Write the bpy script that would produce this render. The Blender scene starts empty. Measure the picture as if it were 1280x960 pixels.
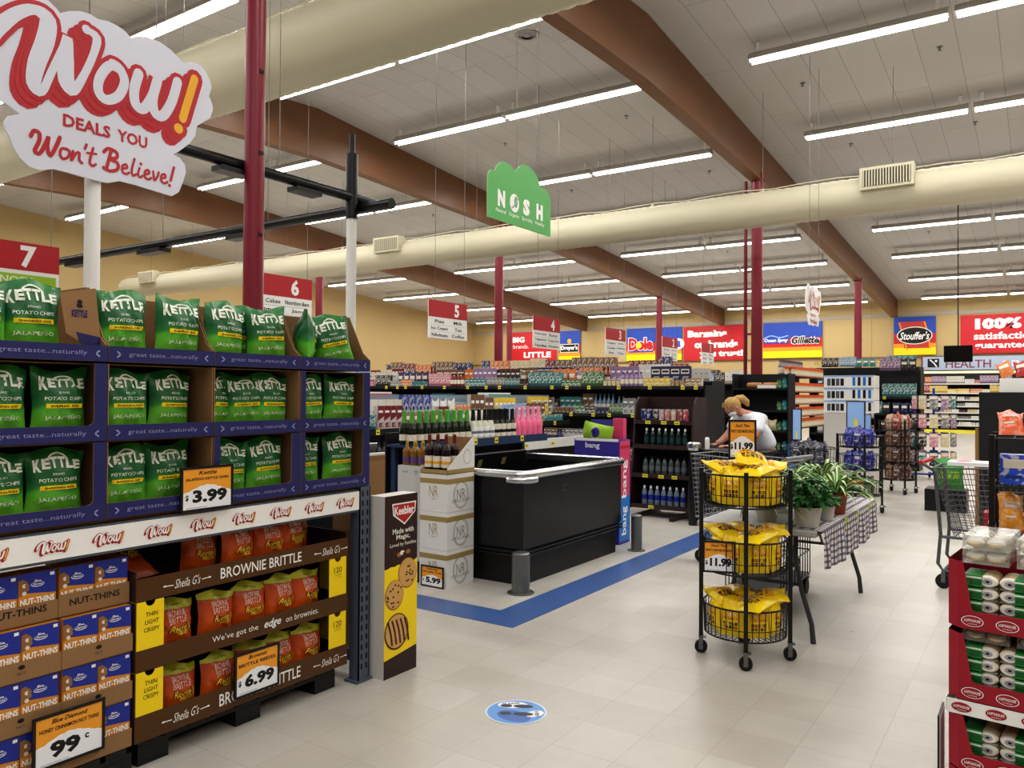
import bpy, math, random
from mathutils import Vector, Matrix
R = random.Random(11)
COL = bpy.context.scene.collection
pi = math.pi
sin, cos = math.sin, math.cos

# ---------------------------------------------------------------- materials
def lin(c):
    c = c / 255.0
    return c / 12.92 if c <= .04045 else ((c + .055) / 1.055) ** 2.4
def rgb(*c):
    if len(c) == 1:
        c = c[0]
    return (lin(c[0]), lin(c[1]), lin(c[2]), 1.0)
MATS = {}
def mat(name, col, rough=.5, metal=0.0, emit=0.0, trans=0.0, alpha=1.0, noise=None, bump=None, coat=0.0, ior=1.45):
    if name in MATS:
        return MATS[name]
    m = bpy.data.materials.new(name); m.use_nodes = True
    nt = m.node_tree; b = nt.nodes['Principled BSDF']
    c = rgb(*col)
    b.inputs['Base Color'].default_value = c
    b.inputs['Roughness'].default_value = rough
    b.inputs['Metallic'].default_value = metal
    b.inputs['IOR'].default_value = ior
    if coat: b.inputs['Coat Weight'].default_value = coat
    if emit:
        b.inputs['Emission Color'].default_value = c
        b.inputs['Emission Strength'].default_value = emit
    if trans: b.inputs['Transmission Weight'].default_value = trans
    if alpha < 1: b.inputs['Alpha'].default_value = alpha
    if noise or bump:
        tc = nt.nodes.new('ShaderNodeTexCoord')
    if noise:
        n = nt.nodes.new('ShaderNodeTexNoise'); n.inputs['Scale'].default_value = noise[0]; n.inputs['Detail'].default_value = 3
        nt.links.new(tc.outputs['Object'], n.inputs['Vector'])
        mx = nt.nodes.new('ShaderNodeMixRGB'); mx.blend_type = 'MIX'
        mx.inputs[1].default_value = c
        k = noise[1]
        mx.inputs[2].default_value = (c[0] * k, c[1] * k, c[2] * k, 1)
        nt.links.new(n.outputs['Fac'], mx.inputs[0]); nt.links.new(mx.outputs[0], b.inputs['Base Color'])
    if bump:
        n2 = nt.nodes.new('ShaderNodeTexNoise'); n2.inputs['Scale'].default_value = bump[0]; n2.inputs['Detail'].default_value = 2
        nt.links.new(tc.outputs['Object'], n2.inputs['Vector'])
        bp = nt.nodes.new('ShaderNodeBump'); bp.inputs['Strength'].default_value = bump[1]; bp.inputs['Distance'].default_value = .02
        nt.links.new(n2.outputs['Fac'], bp.inputs['Height']); nt.links.new(bp.outputs[0], b.inputs['Normal'])
    MATS[name] = m
    return m
def tintmat(name, mul=1.0, white=0.0, rough=.45, pattern=False, amt=.6, sc=22):
    """takes its colour from the object's own colour"""
    if name in MATS: return MATS[name]
    m = bpy.data.materials.new(name); m.use_nodes = True
    nt = m.node_tree; b = nt.nodes['Principled BSDF']; b.inputs['Roughness'].default_value = rough
    oi = nt.nodes.new('ShaderNodeObjectInfo')
    mx = nt.nodes.new('ShaderNodeMixRGB'); mx.blend_type = 'MIX'; mx.inputs[0].default_value = white
    mu = nt.nodes.new('ShaderNodeMixRGB'); mu.blend_type = 'MULTIPLY'; mu.inputs[0].default_value = 1; mu.inputs[2].default_value = (mul, mul, mul, 1)
    nt.links.new(oi.outputs['Color'], mu.inputs[1]); nt.links.new(mu.outputs[0], mx.inputs[1]); mx.inputs[2].default_value = (.75, .75, .75, 1)
    last = mx.outputs[0]
    if pattern:
        tc = nt.nodes.new('ShaderNodeTexCoord'); n = nt.nodes.new('ShaderNodeTexNoise'); n.inputs['Scale'].default_value = sc; n.inputs['Detail'].default_value = 1
        nt.links.new(tc.outputs['Object'], n.inputs['Vector'])
        r = nt.nodes.new('ShaderNodeValToRGB'); r.color_ramp.elements[0].position = .5; r.color_ramp.elements[1].position = .56
        nt.links.new(n.outputs['Fac'], r.inputs[0])
        m2 = nt.nodes.new('ShaderNodeMixRGB'); m2.inputs[2].default_value = (.72, .68, .6, 1)
        k = nt.nodes.new('ShaderNodeMath'); k.operation = 'MULTIPLY'; k.inputs[1].default_value = amt
        nt.links.new(r.outputs[0], k.inputs[0]); nt.links.new(k.outputs[0], m2.inputs[0]); nt.links.new(last, m2.inputs[1]); last = m2.outputs[0]
    nt.links.new(last, b.inputs['Base Color'])
    MATS[name] = m
    return m
def rampmat(name, axis, lo, hi, stops, rough=.35, wav=0.0, wfreq=20.0, bump=None, waxis='X', const=False):
    """colour ramp along a local axis of the object (printed film)"""
    if name in MATS: return MATS[name]
    m = bpy.data.materials.new(name); m.use_nodes = True
    nt = m.node_tree; b = nt.nodes['Principled BSDF']; b.inputs['Roughness'].default_value = rough
    tc = nt.nodes.new('ShaderNodeTexCoord'); sp = nt.nodes.new('ShaderNodeSeparateXYZ')
    nt.links.new(tc.outputs['Object'], sp.inputs[0])
    mr = nt.nodes.new('ShaderNodeMapRange'); mr.inputs[1].default_value = lo; mr.inputs[2].default_value = hi
    val = sp.outputs[axis]
    if wav:
        ml = nt.nodes.new('ShaderNodeMath'); ml.operation = 'MULTIPLY'; ml.inputs[1].default_value = wfreq; nt.links.new(sp.outputs[waxis], ml.inputs[0])
        sn = nt.nodes.new('ShaderNodeMath'); sn.operation = 'SINE'; nt.links.new(ml.outputs[0], sn.inputs[0])
        ma = nt.nodes.new('ShaderNodeMath'); ma.operation = 'MULTIPLY_ADD'; ma.inputs[1].default_value = wav; nt.links.new(sn.outputs[0], ma.inputs[0]); nt.links.new(val, ma.inputs[2]); val = ma.outputs[0]
    nt.links.new(val, mr.inputs[0])
    r = nt.nodes.new('ShaderNodeValToRGB'); cr = r.color_ramp
    if const: cr.interpolation = 'CONSTANT'
    while len(cr.elements) < len(stops): cr.elements.new(.5)
    for e, (p, c) in zip(cr.elements, stops): e.position = p; e.color = rgb(*c)
    nt.links.new(mr.outputs[0], r.inputs[0]); nt.links.new(r.outputs[0], b.inputs['Base Color'])
    if bump:
        n2 = nt.nodes.new('ShaderNodeTexNoise'); n2.inputs['Scale'].default_value = bump[0]
        nt.links.new(tc.outputs['Object'], n2.inputs['Vector'])
        bp = nt.nodes.new('ShaderNodeBump'); bp.inputs['Strength'].default_value = bump[1]; bp.inputs['Distance'].default_value = .02
        nt.links.new(n2.outputs['Fac'], bp.inputs['Height']); nt.links.new(bp.outputs[0], b.inputs['Normal'])
    MATS[name] = m
    return m
def brickmat(name, c1, c2, cm, bw, bh, mortar, rough, axes='XY', offset=.5, stain=None, coat=0.0):
    if name in MATS: return MATS[name]
    m = bpy.data.materials.new(name); m.use_nodes = True
    nt = m.node_tree; b = nt.nodes['Principled BSDF']; b.inputs['Roughness'].default_value = rough
    tc = nt.nodes.new('ShaderNodeTexCoord'); br = nt.nodes.new('ShaderNodeTexBrick')
    mp = nt.nodes.new('ShaderNodeMapping')
    if axes == 'YX': mp.inputs['Rotation'].default_value = (0, 0, pi / 2)
    nt.links.new(tc.outputs['Object'], mp.inputs[0]); nt.links.new(mp.outputs[0], br.inputs['Vector'])
    br.offset = offset; br.squash = 1
    br.inputs['Color1'].default_value = rgb(*c1); br.inputs['Color2'].default_value = rgb(*c2); br.inputs['Mortar'].default_value = rgb(*cm)
    br.inputs['Scale'].default_value = 1; br.inputs['Mortar Size'].default_value = mortar; br.inputs['Mortar Smooth'].default_value = .3
    br.inputs['Brick Width'].default_value = bw; br.inputs['Row Height'].default_value = bh
    last = br.outputs['Color']
    if stain:
        n = nt.nodes.new('ShaderNodeTexNoise'); n.inputs['Scale'].default_value = stain[0]; n.inputs['Detail'].default_value = 8; n.inputs['Roughness'].default_value = .65
        nt.links.new(tc.outputs['Object'], n.inputs['Vector'])
        mr = nt.nodes.new('ShaderNodeMapRange'); mr.inputs[1].default_value = .35; mr.inputs[2].default_value = .7; mr.inputs[3].default_value = stain[1]; mr.inputs[4].default_value = 1.05
        nt.links.new(n.outputs['Fac'], mr.inputs[0])
        mu = nt.nodes.new('ShaderNodeMixRGB'); mu.blend_type = 'MULTIPLY'; mu.inputs[0].default_value = 1
        nt.links.new(last, mu.inputs[1]); nt.links.new(mr.outputs[0], mu.inputs[2]); last = mu.outputs[0]
        r2 = nt.nodes.new('ShaderNodeMapRange'); r2.inputs[3].default_value = rough - .08; r2.inputs[4].default_value = rough + .22
        nt.links.new(n.outputs['Fac'], r2.inputs[0]); nt.links.new(r2.outputs[0], b.inputs['Roughness'])
    if coat: b.inputs['Coat Weight'].default_value = coat
    nt.links.new(last, b.inputs['Base Color'])
    MATS[name] = m
    return m

BLACK = mat('black plastic', (22, 22, 25), .4)
BLACKM = mat('black painted steel', (20, 20, 22), .35)
WHITE = mat('white print', (238, 238, 236), .5)
WHITEP = mat('white paint', (228, 228, 226), .45)
RED = mat('red print', (178, 38, 48), .45)
INK = mat('black ink', (18, 18, 22), .5)
CHROME = mat('brushed chrome', (205, 208, 212), .25, 1.0)
KRAFT = mat('kraft cardboard', (150, 116, 80), .8, noise=(9, .86))
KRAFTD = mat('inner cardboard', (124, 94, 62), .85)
NAVY = mat('navy print', (38, 42, 98), .45)
YEL = mat('yellow print', (244, 214, 20), .45)
TAGY = mat('yellow shelf tag', (226, 214, 70), .5)
GREY = mat('grey steel', (88, 98, 114), .45, .1)
SILVER = mat('grey print', (165, 165, 172), .5)
STEEL = mat('galvanised steel', (120, 122, 122), .35, .7)
TINT = tintmat('product colour')
TINTP = tintmat('product print', pattern=True)
TINTB = tintmat('bag print', pattern=True, amt=.28, sc=34, rough=.3)
TINTD = tintmat('product dark', .45)
TINTL = tintmat('product pale', 1, .65)
LABEL = mat('cream label', (224, 216, 200), .5)

# ---------------------------------------------------------------- mesh builder
TXT = {}
def text_geo(s, bold, shear):
    k = (s, bold, shear)
    if k not in TXT:
        cu = bpy.data.curves.new('lettering', 'FONT'); cu.body = s; cu.size = 1; cu.offset = bold; cu.shear = shear; cu.resolution_u = 2
        o = bpy.data.objects.new('lettering', cu); COL.objects.link(o)
        dg = bpy.context.evaluated_depsgraph_get()
        me = bpy.data.meshes.new_from_object(o.evaluated_get(dg))
        vs = [(v.co.x, v.co.y) for v in me.vertices]; fs = [tuple(p.vertices) for p in me.polygons]
        bpy.data.objects.remove(o); bpy.data.curves.remove(cu); bpy.data.meshes.remove(me)
        x0 = min(v[0] for v in vs); x1 = max(v[0] for v in vs); y0 = min(v[1] for v in vs); y1 = max(v[1] for v in vs)
        TXT[k] = ([((x - (x0 + x1) / 2), (y - (y0 + y1) / 2)) for x, y in vs], fs, x1 - x0, y1 - y0)
    return TXT[k]
def spline(pts, n=4):
    out = []
    P = [Vector((*p, 0)) if len(p) == 2 else Vector(p) for p in pts]
    for i in range(len(P) - 1):
        p0 = P[max(i - 1, 0)]; p1 = P[i]; p2 = P[i + 1]; p3 = P[min(i + 2, len(P) - 1)]
        for k in range(n):
            t = k / n
            out.append(.5 * ((2 * p1) + (p2 - p0) * t + (2 * p0 - 5 * p1 + 4 * p2 - p3) * t * t + (3 * p1 - p0 - 3 * p2 + p3) * t ** 3))
    out.append(P[-1])
    return out
class MB:
    def __init__(s):
        s.v = []; s.f = []; s.m = []; s.s = []; s.mats = []; s.M = None
    def mi(s, m):
        if m not in s.mats: s.mats.append(m)
        return s.mats.index(m)
    def add(s, vs, fs, m, smooth=False):
        b = len(s.v)
        if s.M is not None: vs = [s.M @ Vector(v) for v in vs]
        s.v.extend(tuple(v) for v in vs)
        k = s.mi(m)
        for f in fs:
            s.f.append(tuple(b + i for i in f)); s.m.append(k); s.s.append(smooth)
        return s
    def box(s, x0, x1, y0, y1, z0, z1, m, rot=None):
        vs = [(x, y, z) for x in (x0, x1) for y in (y0, y1) for z in (z0, z1)]
        if rot is not None:
            c = Vector(((x0 + x1) / 2, (y0 + y1) / 2, (z0 + z1) / 2)); vs = [c + rot @ (Vector(v) - c) for v in vs]
        return s.add(vs, [(0, 1, 3, 2), (4, 6, 7, 5), (0, 4, 5, 1), (2, 3, 7, 6), (0, 2, 6, 4), (1, 5, 7, 3)], m)
    def tube(s, pts, r, m, seg=8, caps=True, smooth=True):
        P = [Vector(p) for p in pts]; n = len(P)
        rs = r if isinstance(r, (list, tuple)) else [r] * n
        vs = []; up = None
        for i in range(n):
            t = (P[min(i + 1, n - 1)] - P[max(i - 1, 0)])
            t = t.normalized() if t.length > 1e-9 else Vector((0, 0, 1))
            if up is None:
                up = Vector((0, 0, 1)) if abs(t.z) < .9 else Vector((1, 0, 0))
            a = (up - t * up.dot(t)); a = a.normalized() if a.length > 1e-6 else t.orthogonal().normalized()
            up = a; b = t.cross(a)
            for k in range(seg):
                an = 2 * pi * k / seg
                vs.append(P[i] + (a * cos(an) + b * sin(an)) * rs[i])
        fs = [(i * seg + k, i * seg + (k + 1) % seg, (i + 1) * seg + (k + 1) % seg, (i + 1) * seg + k) for i in range(n - 1) for k in range(seg)]
        s.add(vs, fs, m, smooth)
        if caps:
            s.add(vs[:seg], [tuple(range(seg))[::-1]], m); s.add(vs[-seg:], [tuple(range(seg))], m)
        return s
    def lathe(s, prof, m, seg=14, c=(0, 0, 0), smooth=True, capb=True, capt=True, ms=None):
        vs = [(c[0] + r * cos(2 * pi * k / seg), c[1] + r * sin(2 * pi * k / seg), c[2] + z) for r, z in prof for k in range(seg)]
        for i in range(len(prof) - 1):
            mm = ms[i] if ms else m
            s.add(vs[i * seg:(i + 2) * seg], [(k, (k + 1) % seg, seg + (k + 1) % seg, seg + k) for k in range(seg)], mm, smooth)
        if capb: s.add(vs[:seg], [tuple(range(seg))[::-1]], ms[0] if ms else m)
        if capt: s.add(vs[-seg:], [tuple(range(seg))], ms[-1] if ms else m)
        return s
    def prism(s, poly, y0, y1, m, side=None):
        """polygon in XZ (counter-clockwise seen from -Y), from y0 (front) to y1"""
        n = len(poly)
        a = [(x, y0, z) for x, z in poly]; b = [(x, y1, z) for x, z in poly]
        s.add(a, [tuple(range(n))], m); s.add(b, [tuple(range(n))[::-1]], side or m)
        s.add(a + b, [(i, n + i, n + (i + 1) % n, (i + 1) % n) for i in range(n)], side or m)
        return s
    def flat(s, poly, y, m):
        return s.add([(x, y, z) for x, z in poly], [tuple(range(len(poly)))], m)
    def disc(s, x, z, r, y, m, rz=None, n=20):
        return s.flat([(x + r * cos(2 * pi * k / n), z + (rz or r) * sin(2 * pi * k / n)) for k in range(n)], y, m)
    def text(s, t, x, z, y, m, h=None, w=None, bold=.0, shear=0.0, fn=None, rot=0.0, align='C'):
        vs, fs, tw, th = text_geo(t, bold, shear)
        sx = (w / tw) if w else (h / th); sz = (h / th) if h else sx
        ca, sa = cos(rot), sin(rot)
        ox = {'C': 0, 'L': tw / 2 * sx, 'R': -tw / 2 * sx}[align]
        pts = []
        for a, b in vs:
            a = a * sx + ox; b = b * sz
            pts.append((x + a * ca - b * sa, z + a * sa + b * ca))
        if fn: s.add([fn(a, b) for a, b in pts], fs, m)
        else: s.add([(a, y, b) for a, b in pts], fs, m)
        return s
    def stroke(s, pts, w, y, m, n=4, fn=None, sm=True):
        P = spline(pts, n) if sm else [Vector((*p, 0)) for p in pts]
        N = len(P)
        if not isinstance(w, (list, tuple)): w = [w]
        W = [w[0] if len(w) == 1 else w[min(int(i * (len(w) - 1) / max(N - 1, 1)), len(w) - 2)] * (1 - (i * (len(w) - 1) / max(N - 1, 1)) % 1) + w[min(int(i * (len(w) - 1) / max(N - 1, 1)) + 1, len(w) - 1)] * ((i * (len(w) - 1) / max(N - 1, 1)) % 1) for i in range(N)]
        vs = []
        for i in range(N):
            t = (P[min(i + 1, N - 1)] - P[max(i - 1, 0)]); t = t.normalized() if t.length > 1e-9 else Vector((1, 0, 0))
            nn = Vector((-t.y, t.x, 0))
            vs += [P[i] + nn * W[i] / 2, P[i] - nn * W[i] / 2]
        EP = 1.5e-5
        def lift(p, i): return (p[0], p[1] - EP * i, p[2])
        fs = [(2 * i, 2 * i + 1, 2 * i + 3, 2 * i + 2) for i in range(N - 1)]
        F = fn or (lambda a, b: (a, y, b))
        s.add([lift(F(v.x, v.y), i // 2) for i, v in enumerate(vs)], fs, m)
        for e in (0, N - 1):
            s.add([lift(F(P[e].x + W[e] / 2 * cos(k * pi / 5), P[e].y + W[e] / 2 * sin(k * pi / 5)), N + 4 + 2 * (e > 0)) for k in range(10)], [tuple(range(10))], m)
        return s
    def mesh(s, name='mesh'):
        me = bpy.data.meshes.new(name)
        me.from_pydata([tuple(v) for v in s.v], [], s.f)
        for m in s.mats: me.materials.append(m)
        me.polygons.foreach_set('material_index', s.m)
        me.polygons.foreach_set('use_smooth', s.s)
        me.update()
        return me
    def build(s, name, parent=None, loc=(0, 0, 0), rz=0.0, bevel=0.0, rot=None):
        o = bpy.data.objects.new(name, s.mesh(name)); COL.objects.link(o)
        o.location = loc; o.rotation_euler = rot or (0, 0, rz)
        if parent is not None: o.parent = parent
        if bevel:
            b = o.modifiers.new('edge', 'BEVEL'); b.width = bevel; b.segments = 2; b.limit_method = 'ANGLE'; b.angle_limit = .6
        return o
def T(o, label, cat, group=None, kind=None):
    if label: o['label'] = label
    if cat: o['category'] = cat
    if group: o['group'] = group
    if kind: o['kind'] = kind
    return o
def thing(name, label, cat, loc=(0, 0, 0), rz=0.0, group=None):
    o = bpy.data.objects.new(name, None); COL.objects.link(o); o.empty_display_size = .05
    o.location = loc; o.rotation_euler = (0, 0, rz)
    return T(o, label, cat, group)
def S(o): o['kind'] = 'structure'; return o
def put(me, name, loc, rz=0.0, color=None, label=None, cat=None, group=None, parent=None, scale=None, rot=None):
    o = bpy.data.objects.new(name, me); COL.objects.link(o)
    o.location = loc; o.rotation_euler = rot or (0, 0, rz)
    if color: o.color = rgb(*color)
    if scale: o.scale = scale
    if parent is not None: o.parent = parent
    return T(o, label, cat, group)
def dup(root, loc, rz=None, label=None, group=None, rot=None, color=None):
    def cp(o, par):
        c = o.copy(); COL.objects.link(c)
        if par is not None:
            c.parent = par; c.matrix_parent_inverse = o.matrix_parent_inverse.copy()
        if color and o.type == 'MESH': c.color = rgb(*color)
        for ch in KIDS.get(o.name) or o.children: cp(ch, c)
        return c
    r = cp(root, None); r.location = loc
    if rot: r.rotation_euler = rot
    elif rz is not None: r.rotation_euler = (0, 0, rz)
    if label: r['label'] = label
    if group: r['group'] = group
    return r
KIDS = {}
ORD = ['first', 'second', 'third', 'fourth', 'fifth', 'sixth', 'seventh', 'eighth', 'ninth', 'tenth', 'eleventh', 'twelfth']
FX = pi / 2      # turn a thing whose front looks along -Y so that it looks along +X
LAMPW = 118
LOOK = 'Medium High Contrast'
# ---------------------------------------------------------------- setting
WY = 39.5; LX = -29.6; RX = 12.0; FY = -14.0; RIDGE = 12.17; RZ = 7.96; SL = .0735
def ceil_z(y): return RZ - abs(y - RIDGE) * SL
FLOORM = brickmat('vinyl floor tile', (196, 192, 184), (186, 181, 172), (174, 169, 160), .305, .305, .0025, .26, offset=0.0, stain=(1.3, .86))
S(MB().box(LX, RX, FY, WY, -.1, 0, FLOORM).build('floor'))
CEILM = brickmat('ceiling board', (196, 193, 190), (191, 188, 185), (152, 149, 146), 4.9, .61, .007, .75, axes='YX')
cb = MB()
for ya, yb in ((FY, RIDGE), (RIDGE, WY)):
    cb.add([(LX, ya, ceil_z(ya)), (RX, ya, ceil_z(ya)), (RX, yb, ceil_z(yb)), (LX, yb, ceil_z(yb))], [(3, 2, 1, 0)], CEILM)
    cb.add([(LX, ya, ceil_z(ya) + .1), (RX, ya, ceil_z(ya) + .1), (RX, yb, ceil_z(yb) + .1), (LX, yb, ceil_z(yb) + .1)], [(0, 1, 2, 3)], CEILM)
S(cb.build('ceiling'))
WALLM = mat('yellow ochre wall paint', (188, 165, 118), .7, noise=(.25, .92))
S(MB().box(LX, RX, WY, WY + .1, 0, 8.2, WALLM).build('wall_back'))
S(MB().box(LX - .1, LX, FY, WY, 0, 8.2, WALLM).build('wall_left'))
S(MB().box(RX, RX + .1, FY, WY, 0, 8.2, WALLM).build('wall_right'))
S(MB().box(LX, RX, FY - .1, FY, 0, 8.2, WALLM).build('wall_front'))
S(MB().box(LX, RX, WY - .03, WY, 5.17, 5.34, mat('pale grey trim', (168, 160, 146), .6)).build('trim_1'))
S(MB().box(LX, RX, WY - .04, WY, 3.27, 3.36, mat('brown trim', (128, 98, 66), .6)).build('trim_2'))
for k in range(9):
    x = LX + 3 + k * 4.0
    S(MB().box(x, x + .02, WY - .012, WY, 0, ceil_z(WY) - .02, mat('wall joint', (178, 150, 98), .7)).build('trim_%d' % (k + 5)))
BLUET = mat('blue floor tile', (74, 104, 160), .3, noise=(6, .85))
S(MB().box(-3.26, -2.95, 4.40, 14, .0005, .003, BLUET).build('trim_3'))
S(MB().box(-9, -3.26, 4.40, 4.70, .0005, .003, BLUET).build('trim_4'))
WOOD = mat('varnished laminated timber', (128, 90, 62), .45, noise=(1.2, .75))
BEAMS = [-5.63, -13.65, -21.62, 2.39, 10.4]
for bx in BEAMS:
    d = .86; w = .26; b = MB()
    def lo(y): return ceil_z(y) - (.80 + .30 * max(0, 1 - abs(y - RIDGE) / 6))
    ys = [FY, -4, 4, RIDGE - 1.5, RIDGE, RIDGE + 1.5, 20, 30, WY]
    vs = []
    for y in ys:
        vs += [(bx - w / 2, y, ceil_z(y)), (bx + w / 2, y, ceil_z(y)), (bx + w / 2, y, lo(y)), (bx - w / 2, y, lo(y))]
    fs = [(4 * i + k, 4 * i + (k + 1) % 4, 4 * i + 4 + (k + 1) % 4, 4 * i + 4 + k) for i in range(len(ys) - 1) for k in range(4)]
    b.add(vs, fs + [(0, 3, 2, 1), tuple(4 * (len(ys) - 1) + k for k in range(4))], WOOD)
    S(b.build('beam'))
COLR = mat('dark red column paint', (128, 38, 54), .35)
def column(x, y, r, twin=False):
    b = MB(); zt = ceil_z(y) - .78
    b.tube([(x, y, 0), (x, y, zt)], r, COLR, 20)
    b.box(x - .16, x + .16, y - .16, y + .16, zt - .02, zt + .1, COLR)
    b.box(x - .2, x + .2, y - .2, y + .2, 0, .02, COLR)
    for zz in (2.9, 3.6, 4.3): b.box(x + r - .004, x + r + .008, y - .02, y + .02, zz, zz + .03, BLACKM)
    if twin:
        b.tube([(x - .30, y + .1, 0), (x - .30, y + .1, zt)], .045, COLR, 10)
        for zz in (1.5, 3.0, 4.5): b.box(x - .32, x, y + .04, y + .08, zz, zz + .05, COLR)
    S(b.build('column'))
column(-5.63, 4.36, .085)
column(-5.63, 18.7, .13, True); column(-5.63, 31.0, .13)
column(-13.65, 19.5, .13); column(-13.65, 31.5, .13)
column(-21.62, 19.6, .13); column(-21.62, 31.8, .13)

# ducts
DUCT = mat('cream duct paint', (204, 198, 174), .55, bump=(3, .3))
def duct(y, z, r, x0, x1, label, vents):
    t = thing('air_duct', label, 'duct', (x0, y, z))
    b = MB(); L = x1 - x0; n = int(L / .085)
    pts = []; rs = []
    b.tube([(i * L / n, 0, 0) for i in range(n + 1)], [r * (1.0 if i % 2 else .968) for i in range(n + 1)], DUCT, 28)
    b.build('duct_body', t)
    for vx in vents:
        g = MB(); a = vx - x0
        g.box(a - .45, a + .45, -r - .10, -r * .6, .02, .42, DUCT)
        vv = g.build('duct_vent', t)
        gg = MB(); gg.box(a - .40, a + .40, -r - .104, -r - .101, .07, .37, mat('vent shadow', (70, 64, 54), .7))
        for i in range(17): gg.box(a - .39 + i * .0475, a - .37 + i * .0475, -r - .12, -r - .104, .07, .37, DUCT)
        gg.build('vent_grille', vv)
    k = 0
    hx = 1.5
    hb = MB()
    while hx < L:
        hb.tube([(hx, 0, r - .02), (hx, 0, ceil_z(y) - z)], .004, STEEL, 5); hb.box(hx - .03, hx + .03, -.03, .03, r - .01, r + .05, DUCT); hx += 2.4
    hb.tube([(i * L / 60, -.12, r + .015 + .025 * sin(i * 2.1)) for i in range(61)], .012, DUCT, 5)
    hb.build('hanger_frame', t)
duct(16.0, 5.33, .36, -27.8, 9, 'long cream spiral duct crossing under the beams in front of the columns', [-2.35, -14.6, -25.9])
duct(6.2, 5.57, .43, -27.8, 9, 'thick cream spiral duct high over the chip display and the big hanging sign', [])

# strip lights
TUBE = mat('lit fluorescent tube', (255, 252, 244), .5, emit=9)
TUBE.cycles.emission_sampling = 'NONE'
FIXM = mat('grey light housing', (160, 156, 150), .5)
fm = MB(); fm.box(0, 3.12, -.11, .11, .0, .07, FIXM); fm.box(0, 3.12, -.05, .05, .07, .12, FIXM); FIXME = fm.mesh('housing')
fm = MB(); fm.tube([(.03, 0, -.028), (3.09, 0, -.028)], .021, TUBE, 8); TUBEME = fm.mesh('tube')
fm = MB(); fm.box(-.03, .03, -.03, .03, .12, .30, WHITEP); BRME = fm.mesh('bracket')
BAY = {'A': -4.33, 'B': -12.76, 'C': -20.45, 'D': -28.0}
BAYNAME = {'A': 'between centre beam and checkouts', 'B': 'left of the centre beam', 'C': 'in third bay from checkouts', 'D': 'along the left wall'}
ROWS = [-5.0, -1.0, 3.1, 7.1, 10.42, 13.92, 17.85, 21.9, 26.0, 29.75, 33.75, 37.7]
NB = len(ROWS)
def place_light(x, y, label):
    t = thing('ceiling_strip_light', label, 'light', (x, y, ceil_z(y) - .32))
    hs_ = put(FIXME, 'housing', (0, 0, 0), parent=t)
    for s in (-.06, .06): put(TUBEME, 'tube', (0, s, 0), parent=hs_)
    for s in (.15, 2.97): put(BRME, 'bracket', (s, 0, 0), parent=t)
def lamp(x, y, p, w=6.2):
    l = bpy.data.lights.new('strip lamp', 'AREA'); l.shape = 'RECTANGLE'; l.size = w; l.size_y = .3; l.energy = p; l.color = (1.0, .985, .965); l.spread = pi
    o = bpy.data.objects.new('strip lamp', l); COL.objects.link(o); o.location = (x, y, ceil_z(y) - .40)
for bk, bx in BAY.items():
    for ri, y in enumerate(ROWS):
        w = ORD[NB - 1 - ri]
        if y > 2:
            for k in range(2):
                if bk == 'A' and k == 1 and y < 13: pass
                place_light(bx + k * 3.2, y, '%s strip light %s, %s row from the far wall' % (['left', 'right'][k], BAYNAME[bk], w))
        if y < 12 and bk == 'D': continue
        lamp(bx + 3.16, y, LAMPW)  # rows behind the camera have no fixture: bare lamps added to light the foreground
for y in ROWS[:9]: lamp(5.8, y, LAMPW)  # bare lamps without fixtures, added for light from the unseen right bay
SPM = MB(); SPM.lathe([(.05, 0), (.05, -.01), (.012, -.012), (.012, -.06), (.035, -.062), (.035, -.066)], STEEL, 10); SPME = SPM.mesh('sprinkler')
for i, (x, y) in enumerate([(-3.9, 15.9), (-1.5, 15.6), (-3.7, 19.5), (-1.2, 19.4), (-7.6, 15.7), (-7.2, 19.8), (-10.9, 15.8), (-11.2, 19.6), (-16, 15.8), (-9.5, 28), (-8, 31.6), (-3, 28), (-3, 35.6), (-16.5, 19.8)]):
    put(SPME, 'fire_sprinkler', (x, y, ceil_z(y)), 0, None, 'small pendant sprinkler head on the grey ceiling boards', 'sprinkler', 'ceiling sprinklers')
v = MB(); v.lathe([(.22, 0), (.22, -.02), (.15, -.03), (.15, -.012), (.10, -.035), (.10, -.012), (.05, -.04)], mat('vent ring', (168, 160, 148), .6), 24, (0, 0, 0), ms=[FIXM, FIXM, INK, FIXM, INK, FIXM])
T(v.build('ceiling_diffuser', None, (-7.55, 11.6, ceil_z(11.6))), 'round ceiling air diffuser next to the centre beam above the green hanging sign', 'vent')

# camera
cam = bpy.data.cameras.new('camera'); co = bpy.data.objects.new('camera', cam); COL.objects.link(co)
cam.sensor_width = 36; cam.sensor_fit = 'HORIZONTAL'; cam.lens = 36 * 985 / 1280; cam.clip_end = 200; cam.clip_start = .05
_y, _p, _r = math.radians(34.0), math.radians(.7), math.radians(.35)
fw = Vector((-sin(_y) * cos(_p), cos(_y) * cos(_p), sin(_p))); r0 = Vector((cos(_y), sin(_y), 0)); u0 = r0.cross(fw)
rr = r0 * cos(_r) + u0 * sin(_r); uu = -r0 * sin(_r) + u0 * cos(_r)
co.matrix_world = Matrix(((rr.x, uu.x, -fw.x, 0), (rr.y, uu.y, -fw.y, 0), (rr.z, uu.z, -fw.z, 1.57), (0, 0, 0, 1)))
bpy.context.scene.camera = co
sc = bpy.context.scene
w = bpy.data.worlds.new('world'); sc.world = w; w.use_nodes = True
w.node_tree.nodes['Background'].inputs[0].default_value = (.8, .85, 1, 1); w.node_tree.nodes['Background'].inputs[1].default_value = .3
sc.view_settings.view_transform = 'Standard'; sc.view_settings.look = LOOK; sc.view_settings.exposure = 0
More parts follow.
